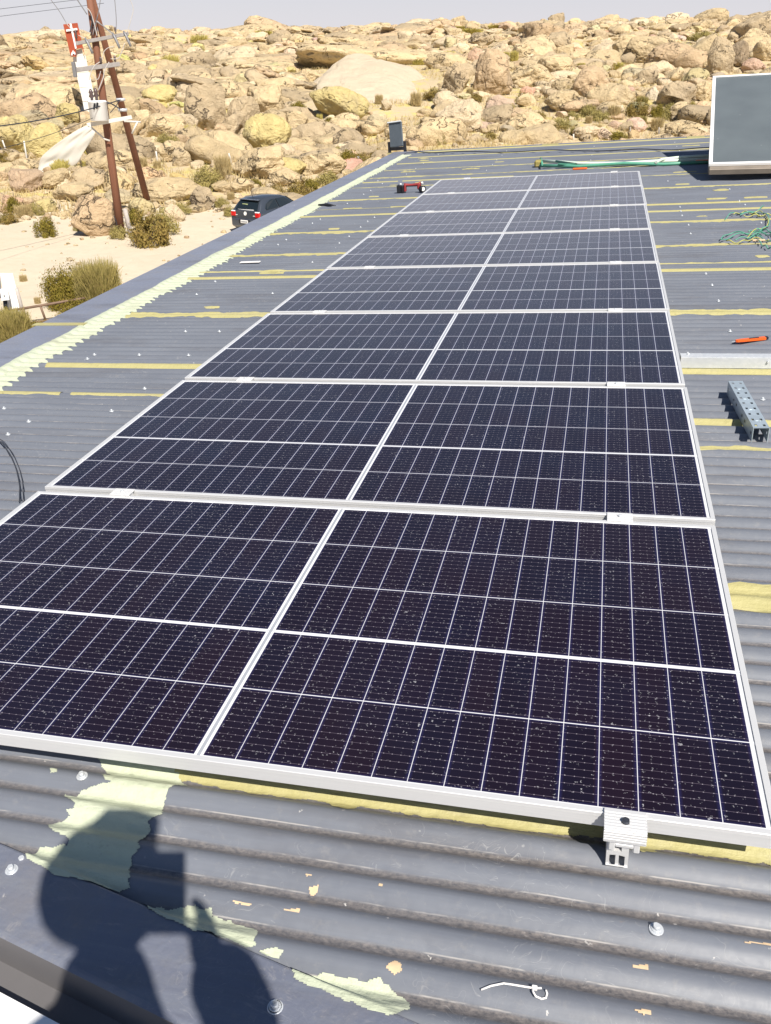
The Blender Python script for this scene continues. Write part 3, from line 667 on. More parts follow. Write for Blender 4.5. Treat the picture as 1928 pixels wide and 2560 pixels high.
# rails under the panels
for xr, lab in ((.32, 'left aluminium mounting rail running under the row of panels'), (2.0, 'right aluminium mounting rail whose grooved end shows below the front clamp')):
    m = MB(); pr = [(-.020, -.099), (-.020, -.036), (-.012, -.036), (-.012, -.046), (-.007, -.046), (-.007, -.062), (.007, -.062), (.007, -.046), (.012, -.046), (.012, -.036), (.020, -.036), (.020, -.099), (.014, -.099), (.014, -.074), (.003, -.072), (.003, -.099), (-.003, -.099), (-.003, -.072), (-.014, -.074), (-.014, -.099)]
    n = len(pr); ya, yb = -.030, 8 * (PH + GAP) + .03
    m.add([(xr + a, ya, b) for a, b in pr] + [(xr + a, yb, b) for a, b in pr], [(k, (k + 1) % n, n + (k + 1) % n, n + k) for k in range(n)])
    m.add([(xr - .020, ya, -.099), (xr + .020, ya, -.099), (xr + .020, ya - .003, -.0995), (xr - .020, ya - .003, -.0995)], [(0, 1, 2, 3)])
    # web faces closing the end ring
    for q in ([0, 1, 2, 3, 4, 5, 18, 19], [10, 11, 12, 13, 6, 7, 8, 9], [5, 6, 13, 14, 17, 18], [14, 15, 16, 17]):
        m.add([(xr + pr[k][0], ya, pr[k][1]) for k in q], [tuple(range(len(q)))])
    tag(m.build('mounting_rail', M_ALU, roof=True), lab, 'rail', 'aluminium rails under the panels')
# mid clamps over each joint
def clamp_proto():
    r = empty('panel_clamp', roof=True)
    m = MB(); m.box((0, 0, .0025), (.075, .050, .004), bev=.001); m.box((0, 0, -.018), (.070, .020, .036))
    for k in range(5): m.box((0, -.018 + k * .009, .0050), (.075, .0022, .0012))
    m.build('clamp_plate', M_ALU, r)
    b = MB(); b.cyl((0, 0, .0045), (0, 0, .010), .006, .006, 6); b.build('bolt', M_GALV, r); return r
cp = clamp_proto(); first = True
cname = ['the nearest and second', 'the second and third', 'the third and fourth', 'the fourth and fifth', 'the fifth and sixth', 'the sixth and seventh', 'the seventh and farthest']
for j in range(8):
    for xr, sd in ((.32, 'left'), (2.0, 'right')):
        r = cp if first else copy_tree(cp, roof=True); first = False
        xx = xr + (.008, .001, .0, .005, .0, -.004, .004, 0)[j]
        r.location = (xx, (j + 1) * (PH + GAP) - GAP / 2, 0)
        tag(r, f'silver clamp over the {sd} rail between {cname[j]} panels' if j < 7 else f'silver clamp over the {sd} rail at the far edge of the farthest panel', 'clamp', 'clamps holding the solar panels')
# the front end clamp: ribbed cap, bolt, lugs
ec = empty('end_clamp', (2.01, 0, 0), label='shiny ribbed silver end clamp gripping the front edge of the nearest panel', cat='clamp', roof=True)
m = MB(); m.box((0, -.014, .0028), (.076, .050, .0045), bev=.001); m.box((0, -.0375, -.012), (.076, .005, .034), bev=.001)
for k in range(6): m.box((0, .002 + -.007 * k, .0056), (.076, .0028, .0016))
for k in range(4): m.box((0, -.0408, -.002 - .0065 * k), (.076, .0016, .003))
m.box((-.022, -.030, -.040), (.012, .012, .030), bev=.002); m.box((.022, -.030, -.040), (.012, .012, .030), bev=.002); m.box((0, -.026, -.040), (.034, .02, .010), bev=.002)
m.build('clamp_plate', M_ALU, ec)
m = MB(); m.cyl((0, -.020, .005), (0, -.020, .012), .0075, .007, 10); m.cyl((0, -.020, .012), (0, -.020, .0125), .004, .004, 6); m.build('bolt', M_DARKM, ec)

# ------------------------------------------------------------------ things lying on the roof
# galvanised channel at the right
ch = empty('steel_channel', (2.298, 2.86, -.098), label='long galvanised steel channel lying across the roof beside the third panel', cat='channel', roof=True)
m = MB(); m.box((1.6, 0, .0525), (3.2, .055, .003)); m.box((1.6, -.0275, .026), (3.2, .003, .050)); m.box((1.6, .0275, .026), (3.2, .003, .050)); m.build('web', M_GALV, ch)
m = MB(); m.box((1.85, -.0295, .026), (2.7, .0025, .046)); m.build('splice', M_GALV, ch)
for k, x in enumerate((.38, .42, .47, .95)):
    m = MB(); m.cyl((x, -.031, .034 if k != 2 else .03), (x, -.037, .034 if k != 2 else .03), .0055, .005, 6); m.build('bolt', M_GALV, ch)
m = MB(); m.cyl((.035, .01, .054), (.035, .01, .060), .008, .006, 8); m.build('bolt', M_GALV, ch)
# perforated strut
pa = on_roof(1905, 1090); pb = on_roof(1838, 965)
st = empty('perforated_strut', (0, 0, 0), label='blue grey perforated steel strut lying open side down on the ribs', cat='strut', roof=True)
va = on_roof(1904, 1072, -.045); vb = on_roof(1838.5, 954, -.045)
c0 = Vector((va[0], va[1], 0)); c1 = Vector((vb[0], vb[1], 0)); dd = (c1 - c0); LL = dd.length; ang = math.atan2(dd.y, dd.x)
st.location = (va[0], va[1], -.100); st.rotation_euler = (0, 0, ang)
def strut_mesh():
    bm_v = []; bm_f = []
    Hh = .058; Wd = .058; th = .0022; nh = 9; m = MB()
    # web with two rows of holes: grid of cells with holes skipped
    xs_ = [0]; pit = LL / nh
    for k in range(nh): xs_ += [pit * (k + .32), pit * (k + .62)]
    xs_ += [LL]; ys_ = [-Wd / 2, -.0195, -.0105, .0105, .0195, Wd / 2]
    for i in range(len(xs_) - 1):
        for j in range(5):
            if i % 2 == 1 and j in (1, 3): continue
            m.add([(xs_[i], ys_[j], Hh), (xs_[i + 1], ys_[j], Hh), (xs_[i + 1], ys_[j + 1], Hh), (xs_[i], ys_[j + 1], Hh)], [(0, 1, 2, 3)])
            m.add([(xs_[i], ys_[j], Hh - th), (xs_[i + 1], ys_[j], Hh - th), (xs_[i + 1], ys_[j + 1], Hh - th), (xs_[i], ys_[j + 1], Hh - th)], [(3, 2, 1, 0)])
    for sy in (-1, 1):
        y = sy * Wd / 2
        zs = [0, .022, .034, Hh]
        for i in range(len(xs_) - 1):
            for j in range(3):
                if i % 2 == 1 and j == 1 and (i // 2) % 3 != 1: continue
                for yy in (y, y - sy * th): m.add([(xs_[i], yy, zs[j]), (xs_[i + 1], yy, zs[j]), (xs_[i + 1], yy, zs[j + 1]), (xs_[i], yy, zs[j + 1])], [(0, 1, 2, 3)])
        for x in (0, LL): m.add([(x, y, 0), (x, y - sy * th, 0), (x, y - sy * th, Hh), (x, y, Hh)], [(0, 1, 2, 3)])
        m.add([(0, y, 0), (LL, y, 0), (LL, y - sy * th, 0), (0, y - sy * th, 0)], [(0, 1, 2, 3)])
    for k in range(nh // 2):
        x = pit * (2 * k + 1.15); pts_ = [(x + .004 * math.cos(a), .009 * math.sin(a) * 1.2, Hh + .0012) for a in np.linspace(-1.3, 1.3, 7)]
        m.tube(pts_, .0012, 6)
    return m
strut_mesh().build('channel', M_STRUT, st)
# orange utility knife
kp = on_roof(1828, 858); kq = on_roof(1919, 849)
kn = empty('utility_knife', (kp[0], kp[1], -.098), label='orange snap off utility knife lying on the ribs at the right', cat='knife', roof=True)
kn.rotation_euler = (0, 0, math.atan2(kq[1] - kp[1], kq[0] - kp[0]))
KL = math.hypot(kq[0] - kp[0], kq[1] - kp[1])
kw = Matrix.Identity(4); m = MB()
poly = [(.022, -.004), (.03, -.009), (KL - .02, -.014), (KL - .002, -.010), (KL, .006), (KL - .012, .013), (.045, .010), (.022, .004)]
m.prism(poly, .002, .013); m.build('handle', M_ORANGE, kn)
m = MB(); m.prism([(0, -.003), (.024, -.004), (.024, .004), (.008, .004)], .006, .0066); m.build('blade', M_GALV, kn)
m = MB(); m.box((KL * .62, .0, .0145), (.05, .006, .003)); m.prism([(KL - .014, -.0132), (KL - .001, -.0105), (KL + .001, .007), (KL - .010, .0135)], .0015, .0136); m.build('slider', M_BLACK, kn)
# tangled wires
def lie(path2, z=.012, amp=.006, seed=0, n=40):
    P = []; pts_ = [Vector((a, b, 0)) for a, b in path2]
    def cr(p0_, p1_, p2_, p3_, t): return .5 * ((2 * p1_) + (-p0_ + p2_) * t + (2 * p0_ - 5 * p1_ + 4 * p2_ - p3_) * t * t + (-p0_ + 3 * p1_ - 3 * p2_ + p3_) * t ** 3)
    q = [pts_[0]] + pts_ + [pts_[-1]]; L = len(pts_) - 1
    for i in range(L):
        for k in range(n // L): P.append(cr(q[i], q[i + 1], q[i + 2], q[i + 3], k / (n // L)))
    P.append(pts_[-1])
    return [(p.x, p.y, -.100 + z + amp * (1 + math.sin(i * .5 + seed)) * .5) for i, p in enumerate(P)]
wire_sets = [(M_TGREEN, [[(1365, 485), (1420, 445), (1520, 450), (1600, 470), (1666, 500)], [(1370, 490), (1450, 460), (1560, 440), (1640, 450), (1700, 470)], [(1390, 360), (1440, 325), (1530, 325), (1600, 300), (1620, 275)], [(1480, 340), (1560, 320), (1640, 340), (1650, 400), (1600, 430), (1580, 470)], [(1560, 470), (1620, 520), (1666, 540)], [(1450, 480), (1530, 470), (1620, 440), (1690, 460)], [(1530, 440), (1600, 425), (1680, 445)]]),
             (M_WYEL, [[(1400, 495), (1480, 500), (1560, 480), (1650, 490)], [(1500, 345), (1580, 340), (1650, 335), (1690, 330)], [(1520, 470), (1570, 430), (1640, 400), (1640, 350), (1600, 320), (1545, 325)], [(1440, 335), (1500, 320), (1560, 330), (1600, 345)]])]
wr = empty('wire_tangle', tuple(on_roof(1228 + 1560 * .4202, 400 + 460 * .4202, -.1)), label='tangle of green and yellow wires lying on the roof at the right edge', cat='wires', roof=True)
wb = wr.location.copy()
for mt, sets in wire_sets:
    for i, L in enumerate(sets):
        pp = [on_roof(1228 + a * .4202, 400 + b * .4202)[:2] for a, b in L]
        m = MB(); m.tube([(p[0] - wb.x, p[1] - wb.y, p[2] - wb.z) for p in lie(pp, .006, .018, i * 2.1)], .0042, 6); m.build('wire', mt, wr)
m = MB(); q = on_roof(1228 + 1590 * .4202, 400 + 487 * .4202); m.box((q[0] - wb.x, q[1] - wb.y, .012), (.09, .03, .012), bev=.004); m.build('tape', M_CHIP, wr)
# bundle of green tubes
tb = empty('tube_bundle', tuple(on_roof(1340, 418)), label='bundle of pale green plastic tubes lying across the roof behind the panels', cat='tubes', roof=True); b0 = tb.location.copy()
def rel(pts_, z0=.02): return [(on_roof(a, b)[0] - b0.x, on_roof(a, b)[1] - b0.y, z0 + dz) for a, b, dz in pts_]
m = MB(); m.tube(rel([(1345, 411, .03), (1450, 417, .02), (1560, 415, .01), (1640, 410, .012), (1780, 405, .012)]), .022, 10); m.build('tube', M_PALEG, tb)
m = MB(); m.tube(rel([(1350, 420, .01), (1450, 420, .0), (1560, 417, .02), (1660, 415, .0), (1790, 408, .0)]), .020, 10); m.build('tube', M_TGREEN, tb)
m = MB(); m.tube(rel([(1640, 416, .03), (1655, 410, .035), (1700, 406, .04), (1800, 402, .045)]), .018, 10); m.build('tube', M_PALEG, tb)
m = MB(); m.tube(rel([(1390, 414, .035), (1440, 419, .02), (1395, 421, .03)]), .014, 8); m.build('tube', M_TGREEN, tb)
m = MB(); q = rel([(1346, 417, .02)])[0]; m.box(q, (.10, .13, .09), bev=.02); m.build('end_cap', M_OLIVE, tb)
m = MB(); m.tube(rel([(1352, 409, .05), (1356, 424, .04)]), .014, 8); m.build('tie', M_TGREEN, tb)
m = MB(); q = rel([(1450, 424, .0)])[0]; m.box((q[0], q[1], .012), (.18, .05, .02), bev=.006); m.build('tape', M_ORANGE, tb); m = MB(); q = rel([(1755, 408, .0)])[0]; m.box((q[0], q[1] - .05, .03), (.16, .06, .03), bev=.006); m.build('tape', M_ORANGE, tb)
# red and black power tool beside the seventh panel
tp = on_roof(1003, 482); tq = on_roof(1056, 481)
tl = empty('power_tool', (tp[0], tp[1], -.098), label='red and black cordless power tool lying beside the far end of the panels', cat='power tool', roof=True)
TL = tq[0] - tp[0]; tl.scale = (.95, .85, .8)
m = MB(); m.box((-.02, 0, .055), (.05, .10, .11), bev=.01); m.box((.028, -.01, .05), (.03, .085, .10), bev=.008); m.build('battery', M_BLACK, tl)
m = MB(); m.tube([(.05, 0, .10), (.07, 0, .105), (TL * .5, 0, .10), (TL - .04, 0, .105), (TL - .01, 0, .11)], [.030, .02, .017, .022, .034], 10); m.box((.055, 0, .06), (.03, .06, .10), bev=.01); m.box((TL - .03, 0, .075), (.05, .05, .08), bev=.012); m.build('body', M_REDP, tl)
m = MB(); m.box((TL * .5, -.005, .085), (TL * .55, .02, .010), bev=.003); m.build('trigger', M_BLACK, tl)
m = MB(); m.tube([(TL - .005, -.03, .045), (TL + .035, -.055, .045)], [.044, .042], 16); m.build('gear_head', M_BLACK, tl)
m = MB(); m.tube([(TL + .022, -.06, .045), (TL + .030, -.072, .046)], [.034, .026], 16); m.cyl((TL - .0, .0, .12), (TL + .02, .0, .125), .018, .016, 10); m.build('spindle', M_ZIP, tl)
m = MB(); m.sphere((0, -.0, .115), .018, 10, 6); m.build('collar', M_GALV, tl)
# solar collector on the right
col = empty('solar_collector', (0, 0, 0), label='tilted flat plate solar collector with white frame standing on the roof at the right', cat='solar collector', roof=True)
bl = on_roof(1775, 415, .22); 
bl = np.array([3.02, 9.55, .17])
def ray_r(px, py): d = RC.T @ np.array([(px - 964) / F_PX, (py - 1280) / F_PX, 1.0]); return d
def at_y(px, py, y): d = ray_r(px, py); t = (y - CAM[1]) / d[1]; return CAM + t * d
BL = Vector(at_y(1772, 413, 9.07)); TLc = Vector(at_y(1782, 193, 11.45)); BRd = Vector((1, .0, .0))
xr_dir = (Vector(at_y(1928, 404, 9.07)) - BL).normalized()
up_dir = (TLc - BL); CH = up_dir.length; up_dir.normalize(); nrm = xr_dir.cross(up_dir).normalized()
xr_dir = up_dir.cross(nrm).normalized(); CWD = 2.0
col.matrix_local = Matrix(((xr_dir.x, up_dir.x, nrm.x, BL.x), (xr_dir.y, up_dir.y, nrm.y, BL.y), (xr_dir.z, up_dir.z, nrm.z, BL.z), (0, 0, 0, 1)))
fw = .036
m = MB(); m.box((CWD / 2, fw / 2, 0), (CWD, fw, .03), bev=.003); m.box((CWD / 2, CH - fw / 2, 0), (CWD, fw, .03), bev=.003); m.box((fw / 2, CH / 2, 0), (fw, CH - 2 * fw, .03)); m.box((CWD - fw / 2, CH / 2, 0), (fw, CH - 2 * fw, .03)); m.build('frame', M_WHITE, col)
m = MB(); m.box((CWD / 2, CH / 2, .001), (CWD - 2 * fw, CH - 2 * fw, .012)); m.build('absorber', M_ABS, col)
m = MB(); m.box((CWD / 2, CH / 2, -.060), (CWD - .01, CH - .01, .088)); m.build('housing', M_BARE, col)
# supports and pipe in upright space
def loc_of(v): return col.matrix_local.inverted() @ Vector(v)
def topt(s, u, off=-.1): return BL + xr_dir * s + up_dir * u + nrm * off
for s_ in (.45, 1.6):
    m = MB(); a = topt(s_, .1); m.tube([loc_of(a), loc_of((a.x, a.y + .03, -.10))], .018, 8); m.build('leg', M_DARKM, col)
    m = MB(); a = topt(s_, CH - .1); m.tube([loc_of(a), loc_of((a.x, a.y + .12, -.10))], .018, 8); m.build('leg', M_DARKM, col)
m = MB(); a = topt(.04, CH - .02, -.03); m.tube([loc_of(p) for p in (a, Vector(at_y(1790, 186, 11.5)), Vector(at_y(1800, 180, 11.52)), Vector(at_y(1928, 154, 11.9)), Vector(at_y(2100, 118, 12.4)))], .016, 8); m.build('pipe', M_WHITE, col)
m = MB(); m.box((CWD / 2, -.035, -.045), (CWD - .02, .075, .06), bev=.004); m.build('lower_casing', M_BARE, col)
# ------------------------------------------------------------------ floodlight at the far left corner
FB = Vector(at_y(975, 386, 14.1)); FBR = Vector(at_y(1012, 382, 14.1)); FT = Vector(at_y(967, 315, 14.1)); 
fl = empty('flood_light', (FB.x, FB.y, FB.z), label='grey finned flood light in a black bracket on the far left roof corner', cat='flood light', roof=True)
fwid = (FBR - FB).length; hh = (FT - FB).length
m = MB(); 
Mr = Matrix.Rotation(math.radians(-4), 3, 'Y') @ Matrix.Rotation(math.radians(-12), 3, 'X')
m.box((fwid / 2, 0, .08 + hh / 2), (fwid * .86, .05, hh * .86), Mr, .01)
for k in range(14): m.box(Vector((fwid / 2, 0, .08 + hh / 2)) + Mr @ Vector((-fwid * .40 + k * fwid * .80 / 13, -.032, 0)), (.006, .02, hh * .82), Mr)
m.build('lamp_body', plain('cast_grey', (0.16, 0.19, 0.22), .45, .4, .2), fl)
m = MB(); m.box((fwid / 2 - .02, -.0, .08 + hh * .94), (fwid * .9, .07, .02), Mr, .004); m.build('top_rim', M_GALV, fl)
m = MB()
for x in (0, fwid + .01): m.box((x, 0, hh * .21), (.045, .06, hh * .46), bev=.005)
m.box((fwid / 2, 0, .085), (fwid, .05, .05)); m.build('bracket', M_BLACK, fl)
m = MB(); m.box((fwid / 2, 0, .015), (fwid * 1.3, .10, .025)); m.build('base', M_YEL, fl)
# black cable from the flood light along the far roof
cpts = [(1016, 380), (1060, 383), (1130, 384), (1230, 383), (1340, 381), (1440, 380), (1560, 379), (1640, 378), (1720, 376), (1800, 374)]
m = MB(); m.tube(lie([on_roof(a, b)[:2] for a, b in cpts], .012, .02, 1, 60), .007, 6); tag(m.build('cable', M_BLACK, roof=True), 'thin black cable running across the far end of the roof from the flood light', 'cable')
cp2 = [(-40, 1080), (0, 1108), (20, 1130), (38, 1165), (48, 1200), (52, 1235), (50, 1260)]
m = MB(); m.tube(lie([on_roof(a, b)[:2] for a, b in cp2], .008, .006, 1, 60), .0026, 6); m.tube([(p[0] + .012, p[1] + .004, p[2]) for p in lie([on_roof(a, b)[:2] for a, b in cp2], .006, .008, 2, 60)], .0018, 6)
tag(m.build('cable', M_DARKM, roof=True), 'dark cable coming out from under the nearest panels at the left edge', 'cable')
# dark strap scrap and white strip on the left roof
a = on_roof(797, 514); b = on_roof(840, 515.5); m = MB(); m.tube([(a[0], a[1], -.094), ((a[0] + b[0]) / 2, (a[1] + b[1]) / 2, -.085), (b[0], b[1], -.094)], [.012, .016, .004], 6); tag(m.build('rubber_scrap', M_BLACK, roof=True), 'short black rubber strip lying on the grey ribs left of the panels', 'scrap')
a = on_roof(626, 656); m = MB(); m.box((a[0], a[1], -.0965), (.17, .045, .004), Matrix.Rotation(.05, 3, 'Z')); tag(m.build('plastic_strip', M_ZIP, roof=True), 'small flat white plastic strip lying on the roof left of the panels', 'strip')
# zip tie near the camera
z1 = k3([(0, 1355), (75, 1342), (130, 1350), (250, 1370), (300, 1370)]); z2 = k3([(245, 1362), (250, 1400), (265, 1422), (300, 1430), (325, 1420), (333, 1395), (325, 1378)])
zt = empty('zip_tie', tuple(on_roof(*z1[3])), label='white nylon zip tie with a small loop lying on the near ribs', cat='zip tie', roof=True); zb = zt.location.copy()
m = MB()
m.tube([(p[0] - zb.x, p[1] - zb.y, float(prof(p[1])) + .006 + .1) for p in [on_roof(*q) for q in ([k3([(-60, 1372)])[0]] + z1)]], .0018, 6)
m.tube([(p[0] - zb.x, p[1] - zb.y, float(prof(p[1])) + .006 + .1 + .004 * math.sin(i)) for i, p in enumerate([on_roof(*q) for q in z2])], .0018, 6); m.build('strap', M_ZIP, zt)
m = MB(); q = on_roof(*k3([(258, 1368)])[0]); m.box((q[0] - zb.x, q[1] - zb.y, float(prof(q[1])) + .106), (.009, .007, .006), bev=.001); m.build('head', M_ZIP, zt)

#PART2
# ------------------------------------------------------------------ terrain (world frame, z up)
GZ = CW[2] - 6.05                        # yard level
def az_r(x, y): return np.arctan2(x - CW[0], y - CW[1]), np.hypot(x - CW[0], y - CW[1])
def T(x, y):
    x = np.asarray(x, float); y = np.asarray(y, float)
    az, r = az_r(x, y)
    t = np.clip((az + .75) / 1.0, 0, 1)
    slope = .069 + .016 * t
    front = np.clip((1.6 - np.abs(az + .25)) / .5, 0, 1)
    r0 = 40 + 3 * np.sin(az * 9)
    d = np.maximum(r - r0, 0); ramp = d * d / (d + 7)
    hill = np.where(ramp < 152, ramp, 152 + (ramp - 152) * .15) * slope
    hill = hill * front
    z = GZ + hill
    k = np.clip(d / 12, 0, 1) * front
    P = np.stack([x / 22, y / 22, 0 * x], -1); z = z + k * 1.0 * fbm(P, 2, 3)
    P = np.stack([x / 5.5, y / 5.5, 0 * x + 3], -1); z = z + k * .40 * fbm(P, 3, 9)
    far = np.clip((r - 120) / 60, 0, 1); P = np.stack([x / 9, y / 9, 0 * x + 8], -1); z = z + k * far * .8 * np.abs(fbm(P, 3, 19))
    z = z + .03 * fbm(np.stack([x / 2.5, y / 2.5, 0 * x], -1), 2, 31)
    return z
def hit(px, py, rmax=260.0):
    d = ray(px, py); r = np.arange(8, rmax, .25); Pp = CW[None] + d[None] * r[:, None]
    h = Pp[:, 2] - T(Pp[:, 0], Pp[:, 1]); b = np.where(h < 0)[0]
    k = b[0] if len(b) else len(r) - 1
    return Vector(Pp[k]), float(r[k])
def px_size(p, r_): # metres per photograph pixel at a point
    q = RC @ (G3.T @ (np.array(p) - CW)); return q[2] / F_PX
def to_px(P):
    q = (np.asarray(P) - CW) @ Rw; return np.stack([964 + F_PX * q[..., 0] / q[..., 2], 1280 + F_PX * q[..., 1] / q[..., 2]], -1), q[..., 2]
naz = 620; azs = np.concatenate([np.linspace(-math.pi, -.95, 60)[:-1], np.linspace(-.95, .35, naz), np.linspace(.35, math.pi, 60)[1:]])
rs = np.concatenate([np.linspace(.5, 30, 30)[:-1], np.geomspace(30, 240, 330), np.geomspace(250, 6000, 40)])
A, Rr = np.meshgrid(azs, rs, indexing='ij')
X = CW[0] + Rr * np.sin(A); Y = CW[1] + Rr * np.cos(A); Z = T(X, Y)
I = np.arange(A.size).reshape(A.shape); F4 = np.stack([I[:-1, :-1], I[:-1, 1:], I[1:, 1:], I[1:, :-1]], -1).reshape(-1, 4)
rocky = np.clip((Rr - 41 - 3 * np.sin(A * 9) + 2.5 * fbm(np.stack([X / 4, Y / 4, 0 * X], -1), 3, 41)) / 3, 0, 1) * np.clip((1.6 - np.abs(A + .25)) / .5, 0, 1)
g = np_mesh('ground', np.stack([X, Y, Z], -1).reshape(-1, 3), F4[:, ::-1], M_GROUND, attrs={'rocky': ('FLOAT', rocky)}); tag(g, kind='structure')

# ------------------------------------------------------------------ boulders
def ico(n):
    t = (1 + 5 ** .5) / 2
    V = [(-1, t, 0), (1, t, 0), (-1, -t, 0), (1, -t, 0), (0, -1, t), (0, 1, t), (0, -1, -t), (0, 1, -t), (t, 0, -1), (t, 0, 1), (-t, 0, -1), (-t, 0, 1)]
    F = [(0, 11, 5), (0, 5, 1), (0, 1, 7), (0, 7, 10), (0, 10, 11), (1, 5, 9), (5, 11, 4), (11, 10, 2), (10, 7, 6), (7, 1, 8), (3, 9, 4), (3, 4, 2), (3, 2, 6), (3, 6, 8), (3, 8, 9), (4, 9, 5), (2, 4, 11), (6, 2, 10), (8, 6, 7), (9, 8, 1)]
    V = [np.array(v, float) / np.linalg.norm(v) for v in V]
    for _ in range(n):
        c = {}; F2 = []
        def mid(a, b):
            k = (min(a, b), max(a, b))
            if k not in c: m = V[a] + V[b]; V.append(m / np.linalg.norm(m)); c[k] = len(V) - 1
            return c[k]
        for a, b, d in F: ab, bd, da = mid(a, b), mid(b, d), mid(d, a); F2 += [(a, ab, da), (b, bd, ab), (d, da, bd), (ab, bd, da)]
        F = F2
    return np.array(V), np.array(F)
ICO = {n: ico(n) for n in (1, 2, 3, 4, 5)}
def boulder_shape(n, seed, blocky=.5, det=1.0):
    R_ = np.random.RandomState(seed); Dv, F = ICO[n]
    nc = int(6 + 9 * blocky); N = R_.normal(size=(nc, 3)); N /= np.linalg.norm(N, axis=1)[:, None]
    Hh = R_.uniform(.70 - .22 * blocky, .98, nc); k = 10 + 46 * blocky ** 1.5
    s_ = 1 + (np.clip(Dv @ N.T / Hh, 0, None) ** k).sum(1); r = s_ ** (-1 / k)
    r = r * (1 + .10 * fbm(Dv * 1.6 + seed, 2, seed)) 
    r = r * (1 + .045 * det * fbm(Dv * 4 + seed, 4, seed + 3))
    rid = np.abs(fbm(Dv * 1.9 + seed * 3.1, 2, seed + 7)); r = r * (1 - .06 * det * np.clip(1 - rid / .07, 0, 1))   # cracks
    return Dv * r[:, None], F
PROTO = []
for i in range(14):
    bl_ = (.2, .5, .8, 1.0)[i % 4]
    v, f = boulder_shape(4, 100 + i, bl_); 
    PROTO.append((v, f, bl_))
PM = {}
def boulder(i, p, sx, sy, sz, rz, tintc, label, group, tilt=(0, 0), hi=False, seed=None, blocky=None):
    key = i if not hi else ('h', seed)
    if key not in PM:
        v, f, b_ = PROTO[i] if not hi else (*boulder_shape(5, seed, blocky), blocky)
        o = np_mesh('boulder', v, f, M_ROCK); PM[key] = o.data
    else:
        o = bpy.data.objects.new('boulder', PM[key]); COL.objects.link(o)
    o.location = p; o.scale = (sx, sy, sz); o.rotation_euler = (tilt[0], tilt[1], rz); o.color = (*tintc, 1)
    tag(o, label, 'boulder', group); return o
TAN = (.50, .40, .255); GREY = (.40, .322, .22); YEL = (.49, .41, .20); PINK = (.47, .355, .235); PALE = (.55, .455, .325); DARK = (.30, .235, .165)
TINTN = {TAN: 'tan', GREY: 'grey', YEL: 'yellow lichened', PINK: 'reddish tan', PALE: 'pale', DARK: 'dark'}
